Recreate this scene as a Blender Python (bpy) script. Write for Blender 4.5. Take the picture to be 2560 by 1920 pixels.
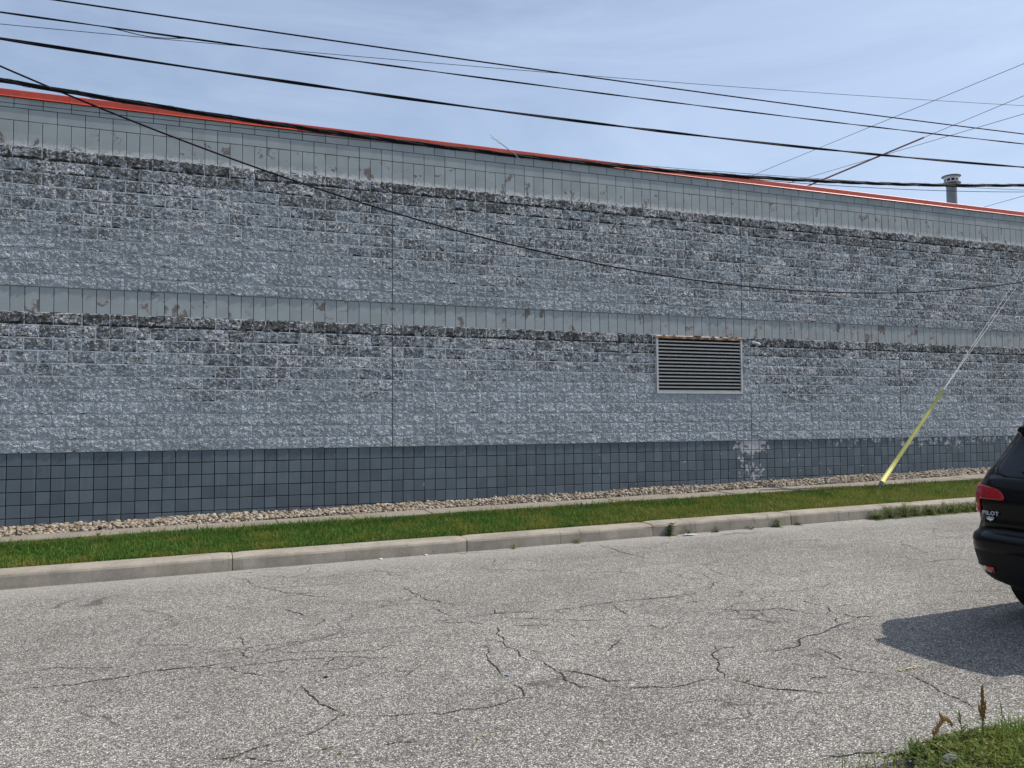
import bpy, bmesh, math, random
import numpy as np
from mathutils import Vector, Matrix

for _o in list(bpy.data.objects):
    bpy.data.objects.remove(_o, do_unlink=True)
scn = bpy.context.scene
COL = scn.collection
R = math.radians
rnd = random.Random(7)
rng = np.random.default_rng(11)

# ------------------------------------------------------------------ camera
S = 0.2032                                   # one course of block, 8 inches
CAM = Vector((2.7887, -14.7194, 0.4636))
YAW, PITCH, ROLL = 0.36715, 0.04492, -0.00652
_f = Vector((math.sin(YAW)*math.cos(PITCH), math.cos(YAW)*math.cos(PITCH), math.sin(PITCH)))
_r = Vector((math.cos(YAW), -math.sin(YAW), 0))
_u = _r.cross(_f)
_rr = _r*math.cos(ROLL) + _u*math.sin(ROLL)
_uu = _u*math.cos(ROLL) - _r*math.sin(ROLL)
cd = bpy.data.cameras.new('camera'); cam = bpy.data.objects.new('camera', cd); COL.objects.link(cam)
cam.matrix_world = Matrix(((_rr.x, _uu.x, -_f.x, CAM.x), (_rr.y, _uu.y, -_f.y, CAM.y), (_rr.z, _uu.z, -_f.z, CAM.z), (0, 0, 0, 1)))
cd.sensor_fit = 'HORIZONTAL'; cd.sensor_width = 36.0; cd.lens = 36.0*2037.56/2560.0
cd.clip_start = 0.05; cd.clip_end = 3000
scn.camera = cam

# ------------------------------------------------------------------ light
SUN_EL, SUN_AZ = R(49.5), R(-9.0)               # azimuth from +X (along the wall) towards +Y
sd = bpy.data.lights.new('sun', 'SUN'); sun = bpy.data.objects.new('sun', sd); COL.objects.link(sun)
sd.energy = 4.4; sd.angle = R(0.55); sd.color = (1.0, 0.95, 0.87)
_sv = Vector((math.cos(SUN_EL)*math.cos(SUN_AZ), math.cos(SUN_EL)*math.sin(SUN_AZ), math.sin(SUN_EL)))
sun.rotation_euler = _sv.to_track_quat('Z', 'Y').to_euler()
sun.location = (30, 0, 40)

w = bpy.data.worlds.new('World'); scn.world = w; w.use_nodes = True
wn, wl = w.node_tree.nodes, w.node_tree.links
wn.clear()
wo = wn.new('ShaderNodeOutputWorld'); bg = wn.new('ShaderNodeBackground'); sky = wn.new('ShaderNodeTexSky')
sky.sky_type = 'NISHITA'; sky.sun_disc = False
sky.sun_elevation = SUN_EL; sky.sun_rotation = R(90) - SUN_AZ
sky.altitude = 200; sky.air_density = 1.0; sky.dust_density = 2.0; sky.ozone_density = 1.3
bg.inputs['Strength'].default_value = 0.13
# thin high cirrus all over the sky
tc = wn.new('ShaderNodeTexCoord'); mp = wn.new('ShaderNodeMapping'); mp.inputs['Scale'].default_value = (1.2, 1.2, 5.0)
mp.inputs['Rotation'].default_value = (R(8), R(14), R(20))
nz = wn.new('ShaderNodeTexNoise'); nz.inputs['Scale'].default_value = 2.3; nz.inputs['Detail'].default_value = 5; nz.inputs['Roughness'].default_value = 0.62; nz.inputs['Distortion'].default_value = 0.6
cr = wn.new('ShaderNodeMapRange'); cr.inputs['From Min'].default_value = 0.3; cr.inputs['From Max'].default_value = 0.85; cr.inputs['To Min'].default_value = 0.22; cr.inputs['To Max'].default_value = 0.52
mx = wn.new('ShaderNodeMix'); mx.data_type = 'RGBA'
mx.inputs[7].default_value = (6.3, 7.5, 9.6, 1)
wl.new(tc.outputs['Generated'], mp.inputs['Vector']); wl.new(mp.outputs['Vector'], nz.inputs['Vector']); wl.new(nz.outputs['Fac'], cr.inputs['Value'])
wl.new(cr.outputs['Result'], mx.inputs[0]); wl.new(sky.outputs['Color'], mx.inputs[6]); wl.new(mx.outputs[2], bg.inputs['Color'])
wl.new(bg.outputs['Background'], wo.inputs['Surface'])

vs = scn.view_settings
vs.view_transform = 'Standard'; vs.look = 'None'; vs.exposure = 0.0; vs.gamma = 1.0; vs.use_curve_mapping = False

# ------------------------------------------------------------------ helpers
def tag(o, label=None, cat=None, group=None, kind=None):
    if label: o['label'] = label
    if cat: o['category'] = cat
    if group: o['group'] = group
    if kind: o['kind'] = kind
    return o

def mesh_obj(name, me, mat=None, parent=None, loc=None):
    o = bpy.data.objects.new(name, me); COL.objects.link(o)
    if mat is not None and not me.materials: me.materials.append(mat)
    if parent is not None: o.parent = parent
    if loc is not None: o.location = loc
    return o

def pymesh(name, v, f, mat=None, parent=None, smooth=False, loc=None):
    me = bpy.data.meshes.new(name); me.from_pydata([tuple(p) for p in v], [], [tuple(q) for q in f]); me.update()
    if smooth: me.shade_smooth()
    return mesh_obj(name, me, mat, parent, loc)

def npmesh(name, v, polys, mat=None, parent=None, smooth=False):
    """v (n,3) array, polys list of (m,k) index arrays"""
    me = bpy.data.meshes.new(name)
    nl = sum(p.size for p in polys); npoly = sum(len(p) for p in polys)
    me.vertices.add(len(v)); me.vertices.foreach_set('co', np.asarray(v, np.float32).ravel())
    me.loops.add(nl); me.loops.foreach_set('vertex_index', np.concatenate([p.ravel() for p in polys]).astype(np.int32))
    tot = np.concatenate([np.full(len(p), p.shape[1], np.int32) for p in polys])
    st = np.concatenate([[0], np.cumsum(tot)[:-1]]).astype(np.int32)
    me.polygons.add(npoly); me.polygons.foreach_set('loop_start', st); me.polygons.foreach_set('loop_total', tot)
    me.polygons.foreach_set('use_smooth', np.full(npoly, smooth))
    me.update(calc_edges=True); me.validate()
    return mesh_obj(name, me, mat, parent)

def empty(name, loc=(0, 0, 0), parent=None):
    o = bpy.data.objects.new(name, None); COL.objects.link(o); o.location = loc; o.empty_display_size = 0.2
    if parent: o.parent = parent
    return o

def box_geo(x0, x1, y0, y1, z0, z1):
    v = [(x0, y0, z0), (x1, y0, z0), (x1, y1, z0), (x0, y1, z0), (x0, y0, z1), (x1, y0, z1), (x1, y1, z1), (x0, y1, z1)]
    f = [(0, 3, 2, 1), (4, 5, 6, 7), (0, 1, 5, 4), (1, 2, 6, 5), (2, 3, 7, 6), (3, 0, 4, 7)]
    return v, f

class Geo:
    def __init__(s): s.v = []; s.f = []
    def add(s, v, f):
        b = len(s.v); s.v += [tuple(p) for p in v]; s.f += [tuple(i+b for i in q) for q in f]; return s
    def box(s, *a): return s.add(*box_geo(*a))
    def tube(s, pts, rad, n=8, cap=True):
        pts = [Vector(p) for p in pts]; m = len(pts)
        rads = rad if hasattr(rad, '__len__') else [rad]*m
        v = []; f = []
        up0 = Vector((0, 0, 1))
        for i, p in enumerate(pts):
            t = (pts[min(i+1, m-1)] - pts[max(i-1, 0)]).normalized()
            ref = up0 if abs(t.z) < 0.95 else Vector((1, 0, 0))
            a = t.cross(ref).normalized(); b = t.cross(a)
            for k in range(n):
                an = 2*math.pi*k/n
                v.append(p + (a*math.cos(an) + b*math.sin(an))*rads[i])
        for i in range(m-1):
            for k in range(n):
                k2 = (k+1) % n
                f.append((i*n+k, i*n+k2, (i+1)*n+k2, (i+1)*n+k))
        if cap:
            f.append(tuple(range(n))); f.append(tuple((m-1)*n+k for k in reversed(range(n))))
        return s.add(v, f)
    def lathe(s, prof, n=24, origin=(0, 0, 0), axis='z'):
        v = []; f = []; m = len(prof)
        for r_, z_ in prof:
            for k in range(n):
                a = 2*math.pi*k/n
                p = (r_*math.cos(a), r_*math.sin(a), z_)
                if axis == 'y': p = (p[0], p[2], p[1])
                v.append((p[0]+origin[0], p[1]+origin[1], p[2]+origin[2]))
        for i in range(m-1):
            for k in range(n):
                k2 = (k+1) % n
                f.append((i*n+k, i*n+k2, (i+1)*n+k2, (i+1)*n+k))
        f.append(tuple(reversed(range(n)))); f.append(tuple((m-1)*n+k for k in range(n)))
        return s.add(v, f)
    def obj(s, name, mat=None, parent=None, smooth=False, loc=None):
        return pymesh(name, s.v, s.f, mat, parent, smooth, loc)

# ------------------------------------------------------------------ material kit
class Mat:
    def __init__(s, name, rough=0.85, spec=0.3):
        s.m = bpy.data.materials.new(name); s.m.use_nodes = True
        s.n = s.m.node_tree.nodes; s.l = s.m.node_tree.links; s.n.clear()
        s.out = s.n.new('ShaderNodeOutputMaterial'); s.b = s.n.new('ShaderNodeBsdfPrincipled')
        s.l.new(s.b.outputs[0], s.out.inputs[0])
        s.b.inputs['Roughness'].default_value = rough; s.b.inputs['Specular IOR Level'].default_value = spec
        s._pos = None; s._sep = None
    def put(s, sock, val):
        if isinstance(val, bpy.types.NodeSocket): s.l.new(val, sock)
        elif isinstance(val, (tuple, list)):
            sock.default_value = tuple(val) + (1,) if len(val) == 3 and len(sock.default_value) == 4 else val
        else: sock.default_value = val
    def set(s, key, val): s.put(s.b.inputs[key], val); return s
    def pos(s):
        if s._pos is None: s._pos = s.n.new('ShaderNodeNewGeometry').outputs['Position']
        return s._pos
    def xyz(s):
        if s._sep is None:
            q = s.n.new('ShaderNodeSeparateXYZ'); s.l.new(s.pos(), q.inputs[0]); s._sep = q.outputs
        return s._sep
    def island(s): return s.n.new('ShaderNodeNewGeometry').outputs['Random Per Island']
    def math(s, op, a, b=0.0, c=None, clamp=False):
        q = s.n.new('ShaderNodeMath'); q.operation = op; q.use_clamp = clamp
        s.put(q.inputs[0], a); s.put(q.inputs[1], b)
        if c is not None: s.put(q.inputs[2], c)
        return q.outputs[0]
    def mul(s, a, b): return s.math('MULTIPLY', a, b)
    def add(s, a, b): return s.math('ADD', a, b)
    def sub(s, a, b): return s.math('SUBTRACT', a, b)
    def ss(s, x, a, b, lo=0.0, hi=1.0):
        q = s.n.new('ShaderNodeMapRange'); q.interpolation_type = 'SMOOTHSTEP'
        s.put(q.inputs['Value'], x); s.put(q.inputs['From Min'], a); s.put(q.inputs['From Max'], b)
        s.put(q.inputs['To Min'], lo); s.put(q.inputs['To Max'], hi); return q.outputs['Result']
    def lin(s, x, a, b, lo=0.0, hi=1.0):
        q = s.n.new('ShaderNodeMapRange'); s.put(q.inputs['Value'], x); s.put(q.inputs['From Min'], a); s.put(q.inputs['From Max'], b)
        s.put(q.inputs['To Min'], lo); s.put(q.inputs['To Max'], hi); return q.outputs['Result']
    def mix(s, fac, a, b):
        q = s.n.new('ShaderNodeMix'); q.data_type = 'RGBA'
        s.put(q.inputs[0], fac); s.put(q.inputs[6], a); s.put(q.inputs[7], b); return q.outputs[2]
    def scalecol(s, col, fac):
        q = s.n.new('ShaderNodeVectorMath'); q.operation = 'SCALE'
        s.put(q.inputs[0], col); s.put(q.inputs['Scale'], fac); return q.outputs[0]
    def map(s, vec=None, scale=(1, 1, 1), rot=(0, 0, 0), loc=(0, 0, 0)):
        q = s.n.new('ShaderNodeMapping'); s.put(q.inputs['Vector'], vec if vec is not None else s.pos())
        q.inputs['Scale'].default_value = scale; q.inputs['Rotation'].default_value = rot; q.inputs['Location'].default_value = loc
        return q.outputs[0]
    def noise(s, scale, detail=4, rough=0.55, dist=0.0, vec=None):
        q = s.n.new('ShaderNodeTexNoise'); s.put(q.inputs['Vector'], vec if vec is not None else s.pos())
        q.inputs['Scale'].default_value = scale; q.inputs['Detail'].default_value = detail
        q.inputs['Roughness'].default_value = rough; q.inputs['Distortion'].default_value = dist
        return q.outputs['Fac']
    def voro(s, scale, feature='F1', out='Distance', vec=None, rand=1.0):
        q = s.n.new('ShaderNodeTexVoronoi'); q.feature = feature
        s.put(q.inputs['Vector'], vec if vec is not None else s.pos()); q.inputs['Scale'].default_value = scale
        q.inputs['Randomness'].default_value = rand
        return q.outputs[out]
    def ramp(s, fac, stops, mode='LINEAR'):
        q = s.n.new('ShaderNodeValToRGB'); q.color_ramp.interpolation = mode
        e = q.color_ramp.elements
        while len(e) < len(stops): e.new(0.5)
        for i, (p, c) in enumerate(stops): e[i].position = p; e[i].color = tuple(c) + (1,)
        s.put(q.inputs[0], fac); return q.outputs[0]
    def cell(s, x, z):
        q = s.n.new('ShaderNodeCombineXYZ'); s.put(q.inputs[0], x); s.put(q.inputs[1], z)
        k = s.n.new('ShaderNodeTexWhiteNoise'); k.noise_dimensions = '2D'; s.l.new(q.outputs[0], k.inputs['Vector']); return k.outputs['Value']
    def bump(s, h, strength=0.5, dist=0.01):
        q = s.n.new('ShaderNodeBump'); q.inputs['Strength'].default_value = strength; q.inputs['Distance'].default_value = dist
        s.put(q.inputs['Height'], h); s.l.new(q.outputs[0], s.b.inputs['Normal']); return s

def simple(name, col, rough=0.6, spec=0.4, metal=0.0, var=0.0, scale=8.0):
    m = Mat(name, rough, spec)
    if var:
        n = m.noise(scale, 5, 0.6); m.set('Base Color', m.scalecol(col, m.lin(n, 0.25, 0.75, 1-var, 1+var)))
    else: m.set('Base Color', col)
    m.set('Metallic', metal); return m.m

# --- masonry
def wall_cells(m, half=False):
    x, y, z = m.xyz()
    v = m.math('DIVIDE', z, S); u = m.math('DIVIDE', x, S)
    row = m.math('FLOOR', v)
    if half: c = m.math('FLOOR', u)
    else: c = m.math('FLOOR', m.math('DIVIDE', m.add(u, m.add(row, 1.0)), 2.0))
    return u, v, row, m.cell(c, row)

def weather(m, u, v):
    """1 where paint has worn off (high under each smooth band)"""
    big = m.noise(0.55, 3, 0.6, vec=m.map(scale=(1, 1, 0.8)))
    wob = m.lin(big, 0.3, 0.7, -2.6, 2.6)
    right = m.lin(u, 25, 90, 0.0, 3.4)
    vv = m.add(m.add(v, wob), right)
    up = m.ss(vv, 14.2, 18.6); lo = m.ss(m.add(m.add(v, wob), m.lin(u, 60, 100, 0.0, 1.2)), 4.2, 7.6)
    isup = m.math('GREATER_THAN', v, 12.0)
    W = m.add(m.mul(up, isup), m.mul(lo, m.sub(1.0, isup)))
    st = m.add(m.mul(m.ss(v, 20.4, 24.0), isup), m.mul(m.ss(v, 8.0, 11.0), m.sub(1.0, isup)))
    return W, st

PAINT = (0.452, 0.490, 0.520)
def mk_split():
    m = Mat('split_face_paint', 0.9, 0.15)
    u, v, row, rc = wall_cells(m)
    W, st = weather(m, u, v)
    n1 = m.noise(26, 6, 0.72, 0.4); n2 = m.noise(9, 5, 0.62, 0.6); n3 = m.noise(60, 4, 0.7)
    rcs = m.lin(rc, 0, 1, -0.11, 0.11)
    col = m.scalecol(PAINT, m.lin(rc, 0, 1, 0.84, 1.10))
    col = m.scalecol(col, m.lin(n3, 0.25, 0.75, 0.86, 1.14))
    dirt = m.mul(W, m.ss(m.add(m.add(m.mul(n2, 0.6), m.mul(n1, -0.35)), m.add(m.mul(rcs, 1.3), m.mul(st, 0.07))), 0.015, 0.15))
    col = m.mix(m.mul(dirt, 0.95), col, m.mix(st, (0.142, 0.149, 0.156), (0.112, 0.106, 0.098)))
    chalk = m.mul(m.ss(m.add(n1, rcs), 0.49, 0.63), m.lin(W, 0, 1, 0.03, 0.95))
    col = m.mix(chalk, col, (0.61, 0.62, 0.64))
    # black lichen hanging on the lower edges of the blocks under each band
    fr = m.math('FRACT', v)
    edge = m.ss(fr, 0.50, 0.02)
    nb = m.noise(3.2, 5, 0.65, 0.5, vec=m.map(scale=(1, 1, 0.35), loc=(3.1, 0, 8.2)))
    cov = m.add(m.mul(st, 0.38), m.mul(W, 0.14))
    blk = m.ss(m.add(m.mul(edge, m.lin(n2, 0.3, 0.7, 0.35, 1.2)), m.add(m.sub(nb, 1.22), cov)), 0.20, 0.34)
    blk2 = m.mul(m.ss(m.add(m.noise(5.5, 6, 0.75, 1.0, vec=m.map(loc=(9, 2, 4))), m.mul(st, 0.17)), 0.66, 0.74), W)
    col = m.mix(m.mul(m.math('MAXIMUM', blk, m.mul(blk2, 0.8)), 0.92), col, (0.022, 0.020, 0.018))
    m.set('Base Color', col)
    hb = m.add(m.mul(m.noise(29, 1.5, 0.5, 0.5, vec=m.map(scale=(1, 1, 1.2))), 1.0), m.mul(m.noise(62, 2, 0.5, 0.3), 0.35))
    m.bump(hb, 1.0, 0.055)
    return m.m

def mk_mortar():
    m = Mat('mortar', 0.95, 0.1)
    u, v, row, rc = wall_cells(m)
    W, st = weather(m, u, v)
    n1 = m.noise(7, 5, 0.65)
    f = m.mul(m.ss(m.add(n1, m.mul(st, -0.10)), 0.34, 0.47), W)
    col = m.mix(f, (0.45, 0.475, 0.50), (0.90, 0.91, 0.92))
    col = m.mix(m.mul(m.ss(n1, 0.50, 0.40), st), col, (0.05, 0.045, 0.04))
    m.set('Base Color', col); return m.m

def mk_smooth():
    m = Mat('smooth_block_paint', 0.8, 0.25)
    u, v, row, rc = wall_cells(m, True)
    col = m.scalecol((0.352, 0.385, 0.390), m.lin(rc, 0, 1, 0.93, 1.06))
    col = m.scalecol(col, m.lin(m.noise(2.4, 5, 0.6), 0.3, 0.7, 0.92, 1.08))
    n1 = m.noise(13, 6, 0.7, 0.5); n2 = m.noise(4.6, 5, 0.6, 0.8, vec=m.map(scale=(1, 1, 0.7), loc=(5, 0, 2)))
    isup = m.math('GREATER_THAN', v, 20.0)
    inb = m.sub(1.0, m.math('GREATER_THAN', v, 26.0))
    # chalky bloom along the foot of the upper soldier band
    foot = m.mul(m.mul(m.ss(m.sub(v, 24.0), 0.85, -0.05), isup), m.ss(m.add(n1, m.mul(m.ss(m.sub(v, 24.0), 0.9, 0.0), 0.22)), 0.58, 0.70))
    col = m.mix(m.mul(foot, 0.75), col, (0.68, 0.67, 0.65))
    # worn patches: bare brown block and pale scuffs
    cb = m.mul(m.ss(rc, 0.55, 1.0), 0.10)
    right = m.mul(m.lin(u, 48, 62, 0.0, 0.085), m.sub(1.0, m.mul(isup, 0.6)))
    soft = m.mul(m.ss(m.add(m.add(n2, cb), right), 0.60, 0.70), inb)
    col = m.mix(m.mul(soft, m.sub(0.75, m.mul(isup, 0.30))), col, (0.36, 0.34, 0.335))
    bare = m.mul(m.ss(m.add(m.add(m.mul(n2, 0.7), m.mul(n1, 0.3)), cb), 0.615, 0.655), inb)
    col = m.mix(m.mul(bare, 0.85), col, m.mix(m.noise(20, 3), (0.11, 0.085, 0.072), (0.20, 0.165, 0.148)))
    ft2 = m.mul(m.ss(m.sub(v, 11.0), 0.7, 0.0), m.mul(m.sub(1.0, isup), m.ss(n1, 0.58, 0.66)))
    col = m.mix(m.mul(ft2, 0.55), col, (0.40, 0.39, 0.385))
    m.set('Base Color', col); m.bump(m.noise(90, 3, 0.6), 0.25, 0.004); return m.m

def mk_base():
    m = Mat('base_block_paint', 0.62, 0.35)
    u, v, row, rc = wall_cells(m, True)
    x, y, z = m.xyz()
    col = m.scalecol((0.108, 0.136, 0.156), m.lin(rc, 0, 1, 0.82, 1.14))
    col = m.scalecol(col, m.lin(m.noise(1.6, 5, 0.6), 0.3, 0.7, 0.88, 1.13))
    streak = m.noise(3.5, 4, 0.6, vec=m.map(scale=(4, 1, 0.35)))
    col = m.mix(m.mul(m.ss(streak, 0.54, 0.72), 0.28), col, (0.215, 0.23, 0.24))
    # flaking paint by the control joint and along the far end
    near = m.ss(m.math('ABSOLUTE', m.sub(u, 69.0)), 3.2, 0.4)
    far = m.ss(u, 60, 96)
    hi = m.ss(v, -1.6, -0.1)
    n1 = m.noise(11, 6, 0.65, 0.6); n2 = m.noise(4.3, 5, 0.6, 0.4, vec=m.map(loc=(2.3, 0, 1.7)))
    k = m.add(m.mul(near, m.lin(hi, 0, 1, 0.10, 0.20)), m.add(m.mul(m.mul(far, hi), 0.115), m.mul(m.ss(u, 26, 72), 0.042)))
    peel = m.ss(m.add(m.add(m.mul(n1, 0.55), m.mul(n2, 0.45)), k), 0.655, 0.678)
    col = m.mix(m.mul(peel, 0.9), col, m.mix(m.noise(25, 3), (0.42, 0.40, 0.39), (0.66, 0.655, 0.65)))
    m.set('Base Color', col); m.bump(m.noise(110, 3, 0.6), 0.2, 0.003); return m.m

def mk_concrete(name, c0, c1, dark=0.35):
    m = Mat(name, 0.9, 0.2)
    n1 = m.noise(2.2, 6, 0.65); n2 = m.noise(45, 5, 0.7); n3 = m.noise(260, 2, 0.5)
    col = m.mix(m.ss(n1, 0.3, 0.7), c0, c1)
    col = m.scalecol(col, m.lin(n2, 0.25, 0.75, 0.82, 1.15))
    col = m.scalecol(col, m.lin(n3, 0.3, 0.7, 0.90, 1.10))
    st = m.noise(3.0, 5, 0.7, 0.5, vec=m.map(scale=(3.0, 1, 0.8), loc=(1, 4, 2)))
    col = m.mix(m.mul(m.ss(st, 0.58, 0.75), dark), col, (0.11, 0.095, 0.08))
    vs_ = m.noise(1.0, 3, 0.6, vec=m.map(scale=(16, 2, 0.8)))
    col = m.mix(m.mul(m.ss(vs_, 0.60, 0.72), dark*0.6), col, (0.13, 0.115, 0.10))
    pits = m.ss(m.voro(24), 0.10, 0.06)
    col = m.mix(m.mul(pits, m.mul(m.ss(m.noise(9, 2), 0.55, 0.65), 0.7)), col, (0.62, 0.60, 0.57))
    m.set('Base Color', col); m.bump(m.add(n2, m.mul(n3, 0.4)), 0.35, 0.006); return m.m

def mk_asphalt():
    m = Mat('asphalt', 0.9, 0.25)
    x, y, z = m.xyz()
    flat = m.map(scale=(1, 1, 0.0))
    vc = m.voro(128, out='Color', vec=flat); sp = m.n.new('ShaderNodeSeparateColor'); m.l.new(vc, sp.inputs[0])
    vd = m.voro(128, vec=flat)
    vc2 = m.voro(46, out='Color', vec=flat); sp2 = m.n.new('ShaderNodeSeparateColor'); m.l.new(vc2, sp2.inputs[0])
    big = m.noise(0.45, 5, 0.6, 0.3, vec=flat); mid = m.noise(3.2, 5, 0.65, vec=m.map(scale=(0.7, 1.2, 0)))
    agg = m.ramp(sp.outputs[0], [(0.0, (0.095, 0.086, 0.074)), (0.30, (0.190, 0.175, 0.153)), (0.62, (0.308, 0.284, 0.250)), (0.86, (0.51, 0.476, 0.422)), (1.0, (0.80, 0.758, 0.685))])
    col = m.mix(m.mul(m.ss(vd, 0.40, 0.72), 0.75), agg, (0.062, 0.060, 0.060))
    col = m.scalecol(col, m.lin(sp2.outputs[1], 0, 1, 0.80, 1.20))
    col = m.scalecol(col, m.lin(big, 0.3, 0.7, 0.84, 1.14))
    col = m.scalecol(col, m.lin(mid, 0.3, 0.7, 0.88, 1.12))
    # dusty pale strip along the gutter
    gut = m.ss(m.add(m.math('ABSOLUTE', m.add(y, m.add(m.mul(x, 0.025), 3.92))), m.lin(mid, 0.2, 0.8, -0.25, 0.25)), 1.1, 0.0)
    col = m.mix(m.mul(gut, 0.45), col, (0.40, 0.38, 0.345))
    # hairline crazing
    dn = m.n.new('ShaderNodeTexNoise'); m.l.new(flat, dn.inputs['Vector']); dn.inputs['Scale'].default_value = 2.6; dn.inputs['Detail'].default_value = 5
    dv = m.n.new('ShaderNodeVectorMath'); dv.operation = 'MULTIPLY_ADD'; m.l.new(dn.outputs['Color'], dv.inputs[0]); dv.inputs[1].default_value = (0.55, 0.55, 0); m.l.new(flat, dv.inputs[2])
    ce = m.voro(1.15, 'DISTANCE_TO_EDGE', vec=m.map(dv.outputs[0], scale=(0.62, 1.0, 0)))
    craze = m.mul(m.ss(ce, 0.013, 0.003), m.ss(m.noise(0.8, 3, 0.6, vec=m.map(scale=(1, 1, 0), loc=(7, 3, 0))), 0.46, 0.58))
    col = m.mix(m.mul(craze, 0.62), col, (0.045, 0.043, 0.042))
    patch = m.ss(m.noise(1.1, 5, 0.7, 0.4, vec=m.map(scale=(0.6, 1.3, 0), loc=(2, 9, 0))), 0.62, 0.74)
    col = m.mix(m.mul(patch, 0.22), col, (0.12, 0.115, 0.112))
    m.set('Base Color', col)
    m.bump(m.sub(m.mul(sp.outputs[0], 0.5), vd), 0.5, 0.006); return m.m

def mk_grass(name, cols, dry=(0.30, 0.26, 0.08), dry_amt=1.0, trans=True):
    m = Mat(name, 0.6, 0.25)
    r = m.island()
    x, y, z = m.xyz()
    flat = m.map(scale=(1, 1, 0))
    col = m.ramp(r, [(i/(len(cols)-1), c) for i, c in enumerate(cols)])
    pn = m.noise(1.5, 4, 0.6, vec=flat)
    kerbside = m.ss(m.add(y, m.mul(x, 0.025)), -2.4, -3.7)
    rightside = m.ss(x, 3.0, 15.0)
    k = m.add(m.lin(pn, 0.32, 0.68, -0.65, 0.65), m.add(m.mul(kerbside, 0.30), m.mul(rightside, 0.48)))
    col = m.mix(m.mul(m.ss(k, -0.02, 0.72), 0.72*dry_amt), col, (0.225, 0.225, 0.038))
    ds = m.mul(m.ss(m.add(m.noise(2.6, 4, 0.65, vec=m.map(scale=(1, 1, 0), loc=(4, 4, 0))), m.add(m.mul(kerbside, 0.07), m.mul(rightside, 0.08))), 0.58, 0.72), dry_amt)
    col = m.mix(m.mul(ds, m.ss(r, 0.2, 0.7)), col, dry)
    m.set('Base Color', col)
    if trans:
        t = m.n.new('ShaderNodeBsdfTranslucent'); m.l.new(col, t.inputs[0])
        a = m.n.new('ShaderNodeMixShader'); a.inputs[0].default_value = 0.35
        m.l.new(m.b.outputs[0], a.inputs[1]); m.l.new(t.outputs[0], a.inputs[2]); m.l.new(a.outputs[0], m.out.inputs[0])
    return m.m

def mk_pebble():
    m = Mat('pebble', 0.75, 0.3)
    col = m.ramp(m.island(), [(0.0, (0.07, 0.058, 0.050)), (0.16, (0.22, 0.175, 0.13)), (0.34, (0.38, 0.315, 0.245)), (0.5, (0.30, 0.27, 0.24)), (0.66, (0.47, 0.39, 0.29)), (0.8, (0.52, 0.475, 0.42)), (0.9, (0.30, 0.18, 0.11)), (1.0, (0.66, 0.62, 0.56))])
    col = m.scalecol(m.mix(0.18, col, (0.30, 0.22, 0.10)), m.lin(m.noise(60, 3), 0.3, 0.7, 0.70, 0.98))
    m.set('Base Color', col); return m.m

M = {}
M['split'] = mk_split(); M['mortar'] = mk_mortar(); M['smooth'] = mk_smooth(); M['base'] = mk_base()
M['joint'] = simple('raked_joint', (0.030, 0.034, 0.040), 0.95, 0.1)
M['joint_band'] = simple('raked_joint_grey', (0.060, 0.068, 0.072), 0.95, 0.1)
M['kerb'] = mk_concrete('kerb_concrete', (0.27, 0.236, 0.19), (0.39, 0.343, 0.28), 0.75)
M['walk'] = mk_concrete('sidewalk_concrete', (0.24, 0.212, 0.172), (0.30, 0.265, 0.215), 0.2)
M['asphalt'] = mk_asphalt()
M['grass'] = mk_grass('grass_blades', [(0.028, 0.075, 0.012), (0.060, 0.140, 0.021), (0.105, 0.205, 0.030), (0.19, 0.29, 0.055)])
M['soil'] = simple('verge_soil', (0.055, 0.06, 0.028), 0.95, 0.1, var=0.4, scale=5)
M['bed'] = simple('gravel_bed', (0.12, 0.10, 0.08), 0.95, 0.1, var=0.4, scale=20)
M['pebble'] = mk_pebble()
M['crack'] = simple('crack_dark', (0.055, 0.051, 0.048), 0.95, 0.05, var=0.4, scale=30)

# ================================================================== ground levels
def Gz(x, y):                       # verge, sidewalk, gravel: falls a little to the street, climbs to the right
    return -1.183 + 0.018*x + 0.015*y
def Rz(x, y):                       # roadway
    return -1.4655 + 0.018*x - 0.01*y
def y_gravel(x): return -0.88 - 0.012*x
def y_walk(x): return -1.46 - 0.018*x
def y_kback(x): return -3.57 - 0.027*x
def y_kbase(x): return -3.92 - 0.025*x
X0, X1 = -16.0, 46.0
PARENT_LOC = {}
def wparent(o, p):                  # parent that keeps world coordinates
    o.parent = p; o.matrix_parent_inverse = Matrix.Translation(-Vector(PARENT_LOC[p.name])); return o

def strip(name, ya, yb, zf, mat, nx=63, ny=4, thick=0.0):
    v = []; f = []
    for i in range(nx):
        x = X0 + (X1-X0)*i/(nx-1)
        a, b = ya(x), yb(x)
        for j in range(ny):
            y = a + (b-a)*j/(ny-1); v.append((x, y, zf(x, y)))
    for i in range(nx-1):
        for j in range(ny-1):
            f.append((i*ny+j, i*ny+j+1, (i+1)*ny+j+1, (i+1)*ny+j))
    return pymesh(name, v, f, mat)

big = 600
g = pymesh('ground', [(-big, -big, -1.75-0.018*big*0.15), (big, -big, -1.75+0.018*big*0.15), (big, big, -1.75+0.018*big*0.15), (-big, big, -1.75-0.018*big*0.15)], [(0, 1, 2, 3)], M['soil'])
tag(g, kind='structure')
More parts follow.
